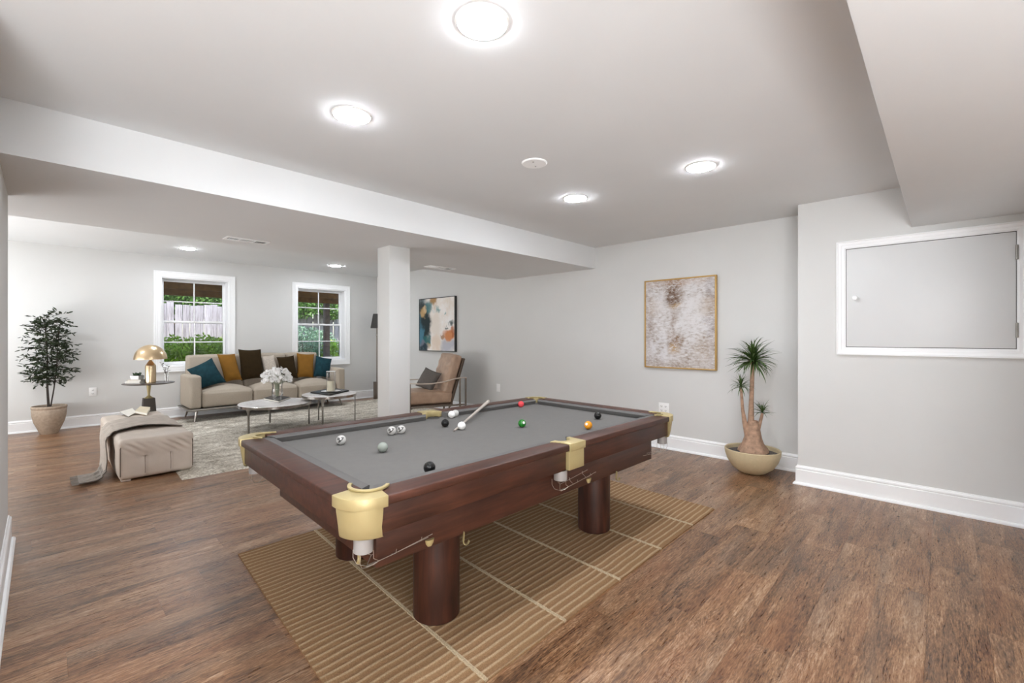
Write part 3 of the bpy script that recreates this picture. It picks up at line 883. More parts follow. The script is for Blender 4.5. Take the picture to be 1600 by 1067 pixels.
def side_pocket(sy):
    def m(p): return tp((p[0], -sy*p[1], p[2]))      # modelled at y = -HW
    Y0 = -HW-.004
    def arc(cx, cy, r, a0, a1, n): return [(cx + r*math.cos(R(a0+(a1-a0)*i/n)), cy + r*math.sin(R(a0+(a1-a0)*i/n))) for i in range(n+1)]
    pc = (0.018, -.598); pr = .05
    cut = arc(pc[0], pc[1], pr, 0, -180, 12)
    top = [(-.045, Y0), (.088, Y0), (.088, -.64), (.094, -.600)] + cut + [(-.075, -.600), (-.045, -.655)]
    pk = MB().prism(top, .709, .7485).build('side_pocket', M['brass'], table, fn=m, bevel=.002, angle=30); fixnormals(pk)
    MB().box(-.047, .082, Y0+.006, Y0+.05, .611, .709).build('pocket_bowl', M['brass'], pk, fn=m, bevel=.003)
    MB().lathe([(.0, .7000), (.046, .7005), (.046, .7065), (0, .7066)], 24, (pc[0], pc[1], 0)).build('pocket_lining', M['shade'], pk, fn=m)
    sl = (-.066, -.664)
    MB().lathe([(.035, .612), (.035, .562), (.031, .560), (.031, .612)], 28, (sl[0], sl[1], 0)).build('pocket_sleeve', M['sleeve'], pk, fn=m, angle=30)
    rk = wire_rack(pk, 1, 1, .295, .562, 1)
    for v in rk.data.vertices: v.co = m((v.co.x + sl[0], v.co.y + sl[1] + .01, v.co.z))
for sy in (-1, 1): side_pocket(sy)

# brass hooks and brackets under the frame
def hook(x, y, z, rz):
    prof = [(0, 0), (-.002, -.02), (-.004, -.040), (0, -.052), (.010, -.057), (.019, -.051), (.022, -.040)]
    w = .0065; mb = MB()
    vs = []
    for px, pz in prof: vs += [(px, -w, pz), (px, w, pz), (px+.003, w, pz+.001), (px+.003, -w, pz+.001)]
    n = len(prof)
    fs = [(i*4+k, i*4+(k+1) % 4, (i+1)*4+(k+1) % 4, (i+1)*4+k) for i in range(n-1) for k in range(4)] + [(3,2,1,0), tuple((n-1)*4+k for k in range(4))]
    mb.add(vs, fs)
    c, s = math.cos(rz), math.sin(rz)
    fixnormals(mb.build('hook', M['brass'], table, fn=lambda p: tp((x + c*p[0]-s*p[1], y + s*p[0]+c*p[1], z+p[2])), smooth=False))
hook(-.683, -.632, .470, R(-20)); hook(-1.068, -.46, .470, R(-125)); hook(.525, -.632, .470, R(-20)); hook(.80, .50, .470, R(80))
for x in (-.855, .235):
    MB().lathe([(0, 0), (.012, .001), (.022, .02), (.026, .045), (0, .046)], 16).build('rack_bracket', M['brass'], table, fn=lambda p: tp((x + p[0]*.8, -.629 + p[1]*.4, .466 + p[2]*.6)))

# ------------------------------------------------------------------ billiard balls and cue
def tw(lx, ly, z):
    c, s = math.cos(TRZ), math.sin(TRZ)
    return Vector((TX + c*lx - s*ly, TY + s*lx + c*ly, z))
BEDZ = .705; BR = .0262
def sphere_cap(r, ang, n=14, m=5):
    return [(r*math.sin(ang*k/m), r*math.cos(ang*k/m)) for k in range(m+1)][::-1]
ball_me = {}
def ball(px, py, key, label, spot=None, mark=False, br=BR):
    d = None
    p = on_z(px, py, BEDZ + br)
    if 'base' not in ball_me:
        bm = bmesh.new(); bmesh.ops.create_icosphere(bm, subdivisions=4, radius=1)
        me = bpy.data.meshes.new('ball_shell'); bm.to_mesh(me); bm.free(); me.shade_smooth(); ball_me['base'] = me
    me = ball_me['base'].copy(); me.materials.append(M[key])
    r = bpy.data.objects.new('billiard_ball', me); col.objects.link(r)
    me.transform(Matrix.Scale(br, 4)); me.transform(Matrix.Translation((0, 0, br)))
    r.location = (p.x, p.y, BEDZ); r['label'] = label; r['category'] = 'ball'; r['group'] = 'balls on the pool table'
    def patch(name, direction, ang, m, lift=.0004, wob=0):
        q = Vector(direction).normalized().to_track_quat('Z', 'Y')
        prof = sphere_cap(br+lift, ang)
        mb = MB(); vs = []; seg = 18; n = len(prof)
        for i in range(seg):
            a = 2*PI*i/seg
            for k, (rr, zz) in enumerate(prof):
                f = 1 + wob*math.sin(a*3+1) + wob*.7*math.sin(a*5)
                th = math.atan2(rr, zz)*f
                vs.append(Vector((0,0,br)) + q @ Vector(((br+lift)*math.sin(th)*math.cos(a), (br+lift)*math.sin(th)*math.sin(a), (br+lift)*math.cos(th))))
        fs = [(i*n+k, ((i+1) % seg)*n+k, ((i+1) % seg)*n+k+1, i*n+k+1) for i in range(seg) for k in range(n-1)]
        mb.add(vs, fs); fixnormals(mb.build(name, m, r))
    cam_dir = (EYEV - p).normalized()
    side = cam_dir.cross(Vector((0,0,1))).normalized()
    if spot is not None:
        patch('number_spot', cam_dir + side*spot[0] + Vector((0,0,1))*spot[1], .33, M['ball_white'])
    if mark:
        patch('ball_marking', cam_dir + side*.25 + Vector((0,0,-.05)), .42, M['ball_mark'], wob=.35)
        patch('ball_marking', cam_dir - side*.35 + Vector((0,0,.45)), .26, M['ball_mark'], wob=.3)
        patch('ball_marking', cam_dir + side*.9 + Vector((0,0,.5)), .3, M['ball_mark'], wob=.3)
        patch('number_spot', cam_dir + side*.1 + Vector((0,0,.18)), .16, M['ball_white'], .0008)
    return r
ball(533, 687.3, 'ball_pale', 'pale ball with dark markings nearest the left end rail', mark=True)
ball(598, 698.6, 'ball_grey', 'plain grey ball in the left half of the cloth')
ball(612, 672.8, 'ball_pale', 'pale marked ball, left one of the touching pair', mark=True)
ball(627, 671, 'ball_pale', 'pale marked ball, right one of the touching pair', mark=True)
ball(671, 730.3, 'ball_black', 'black ball against the near long rail')
ball(695.5, 660.8, 'ball_black', 'black ball left of the cue tip')
ball(705.7, 647.6, 'ball_white', 'white ball near the far side pocket, in front of a pale grey ball')
ball(711.5, 645.6, 'ball_pale', 'pale grey ball half hidden behind a white ball by the far side pocket')
ball(721.4, 665, 'ball_white', 'white ball beside the cue tip')
ball(815.7, 661.3, 'ball_green', 'green ball right of the cue', spot=(-.55, .2))
ball(814, 631.3, 'ball_red', 'red ball near the far corner pocket')
ball(919.2, 664.2, 'ball_orange', 'orange ball near the near side pocket', spot=(.55, .3))
ball(934, 649.3, 'ball_black', 'black ball near the right end rail')

ct = root('pool_cue', (0,0,0), 0, 'pale grey pool cue resting on the far rail, tip on the cloth', 'cue')
ca_ = on_z(709, 673.5, .7095); cb_ = on_z(764, 626.5, .775)
ct.location = ca_
dv = cb_ - ca_
MB().tube([dv*.012, dv*.3, dv*.7, dv*.985], [.0062, .0078, .0112, .0138], 14).build('shaft', M['cue'], ct)
MB().tube([dv*0, dv*.012], [.0052, .0062], 14).build('cue_tip', M['cue_tip'], ct)
MB().tube([dv*.985, dv*.995, dv*1.0], [.0138, .0138, .009], 14).build('butt_cap', M['shade'], ct)

# ------------------------------------------------------------------ sofa
SX, SY = 1.545, 8.165
RZ = .012
sofa = root('sofa', (SX, SY, 0), 0, 'long grey-beige three-seat sofa on slanted metal legs under the windows', 'sofa')
SLN, SDP = 2.43, .70
MB().box(-.03, SLN+.03, -.02, SDP+.02, .172, .202).build('platform', M['steel'], sofa, bevel=.006)
for x, y, dx, dy in ((.10, .07, -.03, -.03), (SLN-.10, .07, .06, -.03), (.10, SDP-.07, -.04, .03), (SLN-.10, SDP-.07, .06, .03)):
    base_z = RZ if y < .4 else 0
    MB().tube([(x, y, .175), (x+dx, y+dy, base_z)], [.020, .011], 14).build('leg', M['chrome'], sofa)
for x0, x1 in ((0, .15), (SLN-.15, SLN)):
    MB().rbox(x0, x1, .0, SDP, .203, .705, .035, 12, (.012, .012, .01, 0, 0, .01)).build('arm', M['sofa'], sofa, angle=60)
cuts = [.155, .87, 1.58, SLN-.155]
for a, b in zip(cuts, cuts[1:]):
    c = MB().rbox(a+.004, b-.004, .012, .55, .205, .452, .045, 14, (.004, .004, .018, 0, 0, .085)).build('seat_cushion', M['sofa'], sofa, angle=60)
    MB().tube([(a+.03, .003, .41), ((a+b)/2, -.012, .418), (b-.03, .003, .41)], .0035, 6).build('piping', M['sofa'], c)
for a, b in ((.06, .86), (.86, 1.55), (1.55, 2.12)):
    MB().rbox(a+.003, b-.003, .50, SDP, .205, 1.0, .04, 12, (.0, .0, .02, 0, 0, .012)).build('backrest', M['sofa'], sofa, angle=60)

def pillow(pix, yt, yb, thick, m, label, group, name='throw_pillow'):
    """four photo corners (TL TR BR BL); top edge at depth yt, bottom edge at yb; sewn and stuffed"""
    c = [on_y(*pix[0], yt), on_y(*pix[1], yt), on_y(*pix[2], yb), on_y(*pix[3], yb)]
    nrm = ((c[1]-c[0]).cross(c[3]-c[0])).normalized()
    n = 14; mb = MB()
    def mk(side):
        def fn(u, v):
            a, b = u*2-1, v*2-1
            ka = 1 - .07*(1-b*b)*abs(a)**2; kb = 1 - .07*(1-a*a)*abs(b)**2
            uu, vv = (a*ka+1)/2, (b*kb+1)/2
            p = c[0].lerp(c[1], uu).lerp(c[3].lerp(c[2], uu), vv)
            t = thick/2*(max(0, (1-a*a))*max(0, (1-b*b)))**.42
            t *= 1 + .10*mnoise.noise((a*1.6+len(label), b*1.6, side))
            return p + nrm*(t*side)
        return fn
    mb.grid(mk(1), n, n); mb.grid(mk(-1), n, n, True)
    o = fixnormals(mb.build(name, m, angle=70))
    recenter(o)
    return tag(o, label, 'pillow', group)
G = 'throw pillows on the sofa'
yb0, yt0 = SY+.30, SY+.47
pillow([(291.5, 577.5), (331, 559), (354, 597), (315, 607)], SY+.34, SY+.20, .17, M['teal'], 'teal velvet pillow leaning on the left arm of the sofa', G)
pillow([(339, 553), (367, 552.5), (378.5, 593.5), (351.5, 597.5)], yt0, SY+.33, .15, M['mustard'], 'mustard pillow between the left teal and the large dark brown pillow', G)
pillow([(372, 545.5), (407.5, 545.5), (414, 590.5), (377, 595)], yt0, SY+.36, .15, M['darkbrown'], 'large dark brown square pillow, tallest on the sofa', G)
pillow([(406, 556), (428, 554.5), (436, 586), (413, 590)], yt0+.01, SY+.40, .13, M['cream'], 'cream linen pillow behind the white flowers', G)
pillow([(432, 558), (459, 555), (466, 591), (440, 592)], yt0-.03, SY+.30, .13, M['darkbrown'], 'smaller dark brown pillow right of the cream one', G)
pillow([(463.5, 551.5), (491, 553), (490, 590), (464, 590)], yt0, SY+.33, .14, M['mustard'], 'mustard pillow next to the right teal pillow', G)
pillow([(493.5, 555.5), (518.5, 560.5), (514.5, 590.5), (489.5, 588)], yt0-.02, SY+.30, .15, M['teal'], 'teal velvet pillow at the right end of the sofa', G)

# ------------------------------------------------------------------ ottoman with throw and reading matter
OX, OY, OW, OL, OZ = .478, 5.275, .553, 1.83, .372
ot = root('ottoman', (OX, OY, 0), 0, 'long taupe leather ottoman with a throw, left of the grey rug', 'ottoman')
def ott_shape(q):
    # gathered tucks along the sides: pulled in at buttons, seams running down from them
    for cx in (.33, .67):
        x = OW*cx
        if q.y < .2:
            d = math.hypot((q.x-x)/.07, (q.z-.21)/.06); q.y += .018*math.exp(-d*d)
            if q.z < .21: q.y += .010*math.exp(-((q.x-x)/.012)**2)
    for cy in (.2, .4, .6, .8):
        y = OL*cy
        if q.x < .12 or q.x > OW-.12:
            s = 1 if q.x < .12 else -1
            d = math.hypot((q.y-y)/.09, (q.z-.21)/.06); q.x += s*.016*math.exp(-d*d)
            if q.z < .21: q.x += s*.008*math.exp(-((q.y-y)/.014)**2)
    if q.y < .1:
        w = math.exp(-((q.x-.43)/.10)**2 - ((q.z-.30)/.06)**2) + .6*math.exp(-((q.x-.10)/.08)**2 - ((q.z-.31)/.05)**2)
        q.y += .010*w*math.sin((q.x*.9+q.z*1.1)*95)
    if q.z > .3:
        q.z += .010*mnoise.noise((q.x*7, q.y*6, 2)) + .006*math.sin(q.x*14+q.y*26)*math.exp(-((q.y-.12)/.12)**2)
    return q
MB().rbox(.0, OW, 0, OL, .016, OZ, .035, 46, (.016, .016, .016, .016, 0, .022), ott_shape).build('body', M['ottoman'], ot, angle=70)
def ott_front(x, z):
    zc, hz = (.016+OZ)/2, (OZ-.016)/2
    a, c = (x-OW/2)/(OW/2), (z-zc)/hz
    return ott_shape(Vector((x, -.016*(1-a*a)*(1-c*c), z))).y
for x in (.0095, OW-.0095):
    MB().tube([(x, .0095, .05), (x, .0095, .12), (x, .0095, .2), (x, .0095, OZ-.075), (x+(.02 if x < .1 else -.02), .02, OZ-.02)], .0045, 8).build('piping', M['piping'], ot)
for x in (OW*.33, OW*.67):
    MB().tube([(x, ott_front(x, z)-.001, z) for z in (.215, .19, .16, .13, .1, .075, .055)], .0022, 6).build('piping', M['piping'], ot)
for x, y, z in ((.05, .06, 0), (OW-.06, .06, RZ), (.05, OL-.06, 0), (OW-.06, OL-.06, RZ)):
    MB().box(x-.035, x+.035, y-.035, y+.035, z, .03).build('foot', M['ottoman'], ot, bevel=.004)

def throw_mesh():
    # path across the top (right to left), over the left edge, down to the floor and out on it
    y0, y1 = .46, 1.16
    path = [(OW-.03, OZ+.004), (OW-.16, OZ+.026), (OW/2, OZ+.030), (.16, OZ+.028), (.05, OZ+.018), (.0, OZ-.004), (-.024, OZ-.05), (-.03, .26), (-.034, .14), (-.05, .06), (-.085, .03), (-.13, .016), (-.18, .012), (-.25, .010)]
    cum = [0]
    for a, b in zip(path, path[1:]): cum.append(cum[-1] + math.hypot(b[0]-a[0], b[1]-a[1]))
    def P(s):
        s *= cum[-1]
        for i in range(len(path)-1):
            if s <= cum[i+1] or i == len(path)-2:
                f = (s-cum[i])/(cum[i+1]-cum[i]); a, b = path[i], path[i+1]
                n = Vector((-(b[1]-a[1]), b[0]-a[0])).normalized()*-1
                return Vector((a[0]+(b[0]-a[0])*f, a[1]+(b[1]-a[1])*f)), n, s
    def fn(u, v):
        q, n, s = P(u)
        side = max(0, min(1, (s-.52)/.42))
        # on the way down the cloth is gathered towards the front corner, and spreads a little on the floor
        ya = y0 + .03*math.sin(s*9) - .10*max(0, 1-s/.4) - .36*side; yb = y1 + .04*math.sin(s*7+1) - .72*side
        if s > .92: ya -= .05*(s-.92)/.2; yb -= .02*(s-.92)/.2
        y = ya + (yb-ya)*v
        fold = .009*math.sin(v*9+s*5) + .007*math.sin(v*21+s*3+2*mnoise.noise((s*3, v*3, 1)))
        fold += .008*mnoise.noise((s*5, v*6, 4))
        k = .6 if s < .5 else 1.25
        d = .012 + abs(fold)*k + (.012 if .55 < s < .9 else 0)
        return Vector((q.x + n.x*d, y, max(.003, q.y + n.y*d)))
    return fn
tf = throw_mesh()
th = root('throw_blanket', (OX, OY, 0), 0, 'taupe throw draped over the ottoman, tail on the floor', 'blanket')
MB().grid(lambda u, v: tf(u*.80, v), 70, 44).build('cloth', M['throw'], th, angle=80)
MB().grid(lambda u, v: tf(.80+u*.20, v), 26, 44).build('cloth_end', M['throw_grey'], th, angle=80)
MB().tube([tf(u/60, 0)+Vector((0, 0, .002)) for u in range(61)], .0045, 6).build('hem', M['throw_edge'], th)
mb = MB(); rr = random.Random(5)
for k in range(60):
    v = k/59; p = tf(1, v); a = rr.uniform(-.5, .5)
    mb.tube([p, p+Vector((-.022, .008*a, -.002)), p+Vector((-.048, .02*a, -.003))], [.0022, .002, .0012], 4)
for q in range(len(mb.v)): mb.v[q] = (mb.v[q][0], mb.v[q][1], max(.0012, mb.v[q][2]))
tag(mb.build('fringe', M['throw_grey'], th), kind='stuff')

bz = OZ+.027
def flat_book(px, z, h, m_cover, m_pages, name, label, cat, group=None, curl=0):
    c = [on_z(*p, z) for p in px]
    ctr = sum(c, Vector())/4
    r = root(name, (ctr.x, ctr.y, z), 0, label, cat, group)
    q = [(p.x-ctr.x, p.y-ctr.y) for p in c]
    sh = lambda s: [(x*s, y*s) for x, y in q]
    MB().prism(sh(1), 0, .002).build('back_cover', m_cover, r, smooth=False)
    MB().prism(sh(.965), .002, h-.002).build('pages', m_pages, r, smooth=False)
    MB().prism(sh(1), h-.002, h).build('front_cover', m_cover if not curl else m_pages, r, smooth=False)
    return r
flat_book([(187, 644), (207, 638.5), (212, 645), (201, 651.5)], bz, .008, M['black'], M['paper'], 'magazine', 'pale open magazine on the ottoman beside the cream book', 'magazine', curl=1)
flat_book([(210.5, 645.5), (219, 638), (235, 639.5), (230, 649)], bz, .028, M['cream_paper'], M['paper'], 'book', 'cream paperback lying on the ottoman', 'book')

# ------------------------------------------------------------------ coffee tables and what stands on them
def lat(px, d): return at(px, HZ, d)
def coffee_table(px, d, z, rad, legs, label):
    c = lat(px, d); r = root('coffee_table', (c.x, c.y, 0), 0, label, 'coffee table', 'round marble coffee tables')
    MB().lathe([(0, z-.014), (rad-.004, z-.014), (rad, z-.011), (rad, z-.003), (rad-.004, z), (0, z)], 72).build('table_top', M['marble'], r, angle=25)
    MB().lathe([(rad-.03, z-.042), (rad+.003, z-.042), (rad+.004, z-.040), (rad+.004, z-.010), (rad+.001, z-.008), (rad-.03, z-.015), (rad-.03, z-.042)], 72).build('rim', M['chrome'], r, angle=25)
    for lp, ld, w in legs:
        q = lat(lp, ld); ang = math.atan2(q.y-c.y, q.x-c.x); rr_ = rad-.018
        x, y = rr_*math.cos(ang), rr_*math.sin(ang)
        mb = MB(); vs = []
        prof = [(RZ, .011), (z-.13, .012), (z-.09, .016), (z-.06, .026), (z-.042, .048)]
        for zz, hw in prof:
            for s, o in ((-1, -.008), (1, -.008), (1, .008), (-1, .008)):
                vs.append((x + math.cos(ang)*o - math.sin(ang)*hw*s*w, y + math.sin(ang)*o + math.cos(ang)*hw*s*w, zz))
        n = len(prof)
        fs = [(i*4+k, i*4+(k+1) % 4, (i+1)*4+(k+1) % 4, (i+1)*4+k) for i in range(n-1) for k in range(4)] + [(3,2,1,0), tuple((n-1)*4+k for k in range(4))]
        fixnormals(mb.add(vs, fs).build('leg', M['steel'], r, bevel=.002))
    return c, r
Z1, Z2 = .372, .452
c1, _ = coffee_table(430.5, 6.4, Z1, .462, [(388.5, 5.98, 1), (422, 6.75, 1), (485, 6.68, 1)], 'larger, lower round white marble coffee table holding the vase of flowers')
c2, _ = coffee_table(515, 6.74, Z2, .378, [(503.5, 6.36, 1), (493, 7.05, .7), (556, 6.9, .5)], 'smaller, higher round white marble coffee table holding the candle')

bk = flat_book([(411, 624.5), (435.5, 629.2), (454, 622.6), (427, 619.6)], Z1+.0005, .024, M['black'], M['paper'], 'book', 'black book under the flower vase on the coffee table', 'book')
BT = Z1+.025
vp = at(433.3, HZ, 6.45)
vase = root('flower_vase', (vp.x, vp.y, BT), 0, 'clear cut-glass vase of white flowers on the black book', 'vase')
def facet(x, y, z):
    a = math.atan2(y, x); k = 1 + .035*math.cos(a*12) * max(0, math.sin(z*32)); return x*k, y*k, z
MB().lathe([(0, 0), (.05, 0), (.056, .008), (.053, .03), (.066, .05), (.075, .075), (.074, .13), (.066, .19), (.072, .235), (.080, .265), (.077, .266), (.068, .235), (.062, .19), (.069, .13), (.07, .08), (.05, .04), (0, .034)], 48, warp=facet).build('vase_body', M['glass'], vase, angle=60)
flw = root('flower_bouquet', (vp.x, vp.y, BT), 0, 'round bunch of small white flowers standing in the clear glass vase', 'flowers')
rr = random.Random(11)
heads = []
for k in range(46):
    for _ in range(60):
        a = rr.uniform(0, 2*PI); e = math.acos(1-rr.uniform(0, 1.18)); rad = rr.uniform(.72, 1.0)
        h = Vector((math.sin(e)*math.cos(a)*.195*rad, math.sin(e)*math.sin(a)*.185*rad, .30 + math.cos(e)*.165*rad))
        if all((h-q).length > .054 for q in heads): heads.append(h); break
mb = MB()
for h in heads:
    mb.tube([(h.x*.10, h.y*.10, .05), (h.x*.16, h.y*.16, .22), (h.x*.55, h.y*.55, .22+(h.z-.22)*.5), tuple(h)], [.0022, .0022, .0018, .0014], 5)
tag(mb.build('flower_stems', M['stemgreen'], flw), kind='stuff')
def bloom():
    mb = MB(); q = random.Random(2)
    for f in range(7):
        d = Vector((q.gauss(0, 1), q.gauss(0, 1), q.gauss(.5, .8))).normalized(); c = d*.020
        u = d.orthogonal().normalized(); w = d.cross(u)
        for k in range(5):
            a = 2*PI*k/5 + f
            o = u*math.cos(a) + w*math.sin(a); s = u*math.cos(a+PI/2) + w*math.sin(a+PI/2)
            mb.add([c, c+o*.013+s*.009+d*.006, c+o*.027+d*.010, c+o*.013-s*.009+d*.006], [(0,1,2), (0,2,3)])
    return mb
b0 = None
for h in heads:
    if b0 is None:
        b0 = bloom().build('flower', M['petal'], flw, smooth=False, merge=False, loc=h); o = b0
    else: o = inst(b0, flw, h)
    o.rotation_euler = (rr.uniform(-.7, .7), rr.uniform(-.7, .7), rr.uniform(0, 6.3)); s = rr.uniform(.78, 1.05); o.scale = (s, s, s)

tr = flat_book([(484, 614.3), (514.5, 618.3), (546, 611.2), (519, 607.9)], Z2+.0005, .02, M['black'], M['shade'], 'tray', 'flat black tray under the candle on the smaller coffee table', 'tray')
pc_ = at(517, HZ, 6.78)
plate = root('plate', (pc_.x, pc_.y, Z2+.021), 0, 'round white plate under the glass candle holder', 'plate')
MB().lathe([(0, 0), (.07, 0), (.10, .004), (.137, .012), (.14, .014), (.135, .015), (.09, .008), (0, .006)], 48).build('dish', M['marble'], plate, angle=40)
PZ = Z2+.0275
ch = root('candle_holder', (pc_.x, pc_.y, PZ), 0, 'clear ribbed glass cylinder round the cream candle', 'candle holder')
def rib(x, y, z):
    a = math.atan2(y, x); k = 1 + .02*math.cos(a*24); return x*k, y*k, z
MB().lathe([(0, 0), (.063, 0), (.065, .003), (.065, .30), (.061, .30), (.061, .006), (0, .006)], 96, warp=rib).build('glass_cylinder', M['glass'], ch, angle=30)
MB().lathe([(.0605, .297), (.0665, .297), (.0665, .303), (.0605, .303), (.0605, .297)], 48).build('glass_lip', M['white_plastic'], ch)
cd = root('candle', (pc_.x, pc_.y, PZ+.0065), 0, 'thick cream pillar candle inside the glass cylinder', 'candle')
MB().lathe([(0, 0), (.052, 0), (.053, .004), (.053, .140), (.049, .147), (.03, .142), (0, .141)], 40).build('wax', M['candle'], cd)
MB().tube([(0, 0, .140), (.002, 0, .152), (.004, 0, .160)], .0014, 6).build('wick', M['black'], cd)

# ------------------------------------------------------------------ side table, lamp, small things
SD = 6.2
sp = at(232.5, HZ, SD); ST = 1.30 - 71.6*SD/FPX
st = root('side_table', (sp.x, sp.y, 0), 0, 'dark stone side table on a brass stem and dark block', 'side table')
def organic(x, y, z):
    a = math.atan2(y, x); k = 1 + .05*math.cos(2*a+.6) + .03*math.cos(3*a+2); return x*k, y*k, z
MB().lathe([(0, ST-.024), (.215, ST-.022), (.262, ST-.014), (.275, ST-.006), (.272, ST), (0, ST)], 64, warp=organic).build('table_top', M['darktop'], st, angle=30)
MB().lathe([(.028, ST-.024), (.022, ST-.08), (.015, ST-.15), (.014, ST-.175), (.026, ST-.19), (.045, ST-.205), (.058, ST-.212), (0, ST-.212)], 28).build('stem', M['brass'], st)
bh = ST-.212
mb = MB(); a, b = .062, .090
mb.add([(-b,-b,0),(b,-b,0),(b,b,0),(-b,b,0),(-a,-a,bh),(a,-a,bh),(a,a,bh),(-a,a,bh)], [(3,2,1,0),(4,5,6,7),(0,1,5,4),(1,2,6,5),(2,3,7,6),(3,0,4,7)])
mb.build('block', M['block'], st, bevel=.004)
lp = at(235.3, HZ, SD-.02)
lm = root('table_lamp', (lp.x, lp.y, ST+.0005), 0, 'polished gold mushroom lamp with a dome shade on the side table', 'lamp')
k_ = SD/FPX
MB().lathe([(0, 0), (.057, 0), (.060, .004), (.060, .232), (.057, .240), (.010, .312), (.010, .34), (0, .34)], 44).build('lamp_base', M['lampgold'], lm, angle=30)
prof = [(.184*math.cos(a), .322+.198*math.sin(a)) for a in [R(90*i/14) for i in range(15)]]
prof_in = [(.178*math.cos(a), .322+.192*math.sin(a)) for a in [R(90*i/14) for i in range(15)]]
MB().lathe(prof_in[::-1] + prof, 56).build('lamp_shade', M['lampgold'], lm, angle=40)
def stackbook(px, w, d, z0, h, rz, label, m):
    p = at(px, HZ, SD-.06); r = root('book', (p.x, p.y, z0), rz, label, 'book', 'white books on the side table')
    MB().box(-w/2, w/2, -d/2, d/2, 0, .003).box(-w/2, w/2, -d/2, d/2, h-.003, h).box(-w/2, -w/2+.003, -d/2, d/2, .003, h-.003).build('cover', m, r, bevel=.0008)
    MB().box(-w/2+.003, w/2-.005, -d/2+.005, d/2-.005, .003, h-.003).build('pages', M['paper'], r)
stackbook(213.5, .19, .15, ST+.0005, .026, -.75, 'lower white book under the succulent on the side table', M['white_plastic'])
stackbook(213.8, .165, .13, ST+.027, .022, -.62, 'upper white book directly under the succulent pot', M['cream'])
pq = at(214.3, HZ, SD-.06)
su = root('potted_succulent', (pq.x, pq.y, ST+.0495), -.7, 'small green succulent in a square white pot on two books', 'plant')
mb = MB(); a, b = .048, .056
mb.add([(-a,-a,0),(a,-a,0),(a,a,0),(-a,a,0),(-b,-b,.052),(b,-b,.052),(b,b,.052),(-b,b,.052)], [(3,2,1,0),(4,5,6,7),(0,1,5,4),(1,2,6,5),(2,3,7,6),(3,0,4,7)])
mb.build('pot', M['white_plastic'], su, bevel=.003)
MB().box(-.051, .051, -.051, .051, .0515, .054).build('soil', M['soil'], su)
lf = None
for k in range(44):
    rr2 = rr.uniform(0, .042); a = rr.uniform(0, 6.28)
    if lf is None:
        lf = MB().lathe([(0, 0), (.007, .008), (.008, .02), (.004, .034), (0, .04)], 7).build('leaf', M['succulent'], su); o = lf
    else: o = inst(lf, su)
    o.location = (rr2*math.cos(a), rr2*math.sin(a), .052); o.rotation_euler = (rr.uniform(-.8, .8), rr.uniform(-.8, .8), a); s = rr.uniform(.7, 1.25); o.scale = (s, s, s)
sq = at(260, HZ, SD+.02)
sv = root('sprig_vase', (sq.x, sq.y, ST+.0005), 0, 'thin clear bud vase with dark sprigs at the right edge of the side table', 'vase')
MB().lathe([(0, 0), (.026, 0), (.027, .004), (.026, .13), (.023, .13), (.024, .008), (0, .008)], 28).build('vase_body', M['glass'], sv, angle=40)
sg = root('dark_sprigs', (sq.x, sq.y, ST+.0105), 0, 'two thin stems with small dark leaves in the bud vase', 'sprigs')
sl_ = None
for (dx, dy, hh) in ((-.055, .02, .25), (.02, -.02, .21), (-.02, -.03, .19)):
    pts = [Vector((dx*.1*t*t, dy*.1*t*t, hh*t/3)) if t < 1.4 else Vector((dx*((t/3)**2), dy*((t/3)**2), hh*t/3)) for t in (0, 1, 2, 3)]
    MB().tube(pts, [.0016]*4, 5).build('stem', M['sprig'], sg)
    for k in range(7):
        t = .55 + .45*k/6; p = Vector((dx*t*t, dy*t*t, hh*t))
        if sl_ is None:
            sl_ = MB().add([(0,0,0), (.009,.02,.004), (0,.045,0), (-.009,.02,.004)], [(0,1,2,3)]).build('leaf', M['sprig'], sg, smooth=False); o = sl_
        else: o = inst(sl_, sg)
        o.location = p; o.rotation_euler = (rr.uniform(.2, 1.0), rr.uniform(-.5, .5), k*2.4)

# ------------------------------------------------------------------ floor lamp behind the column
fl = at(589, HZ, 9.42)
fl_ = root('floor_lamp', (fl.x, fl.y, 0), 0, 'dark slim floor lamp in the far corner, half behind the column', 'lamp')
MB().box(-.055, .055, -.055, .055, 0, .36).build('base_block', M['chairframe'], fl_, bevel=.004)
MB().tube([(0, 0, .36), (0, 0, 1.6)], .012, 12).build('pole', M['chairframe'], fl_)
MB().lathe([(.014, 1.30), (.018, 1.31), (.018, 1.36), (.014, 1.37)], 16).build('collar', M['chrome'], fl_)
MB().lathe([(.128, 1.478), (.13, 1.478), (.078, 1.775), (.076, 1.775), (.128, 1.478)], 40).build('lamp_shade', M['shade'], fl_)
for k in range(3):
    a = 2*PI*k/3
    MB().tube([(0, 0, 1.598), (.104*math.cos(a), .104*math.sin(a), 1.60)], .003, 6).build('shade_spoke', M['chairframe'], fl_)

# ------------------------------------------------------------------ armchair
AC = Vector((4.19, 5.93, 0)); ACR = R(161)
ac = root('armchair', AC, ACR, 'tan leather lounge armchair with a thin metal frame, right of the column', 'armchair')
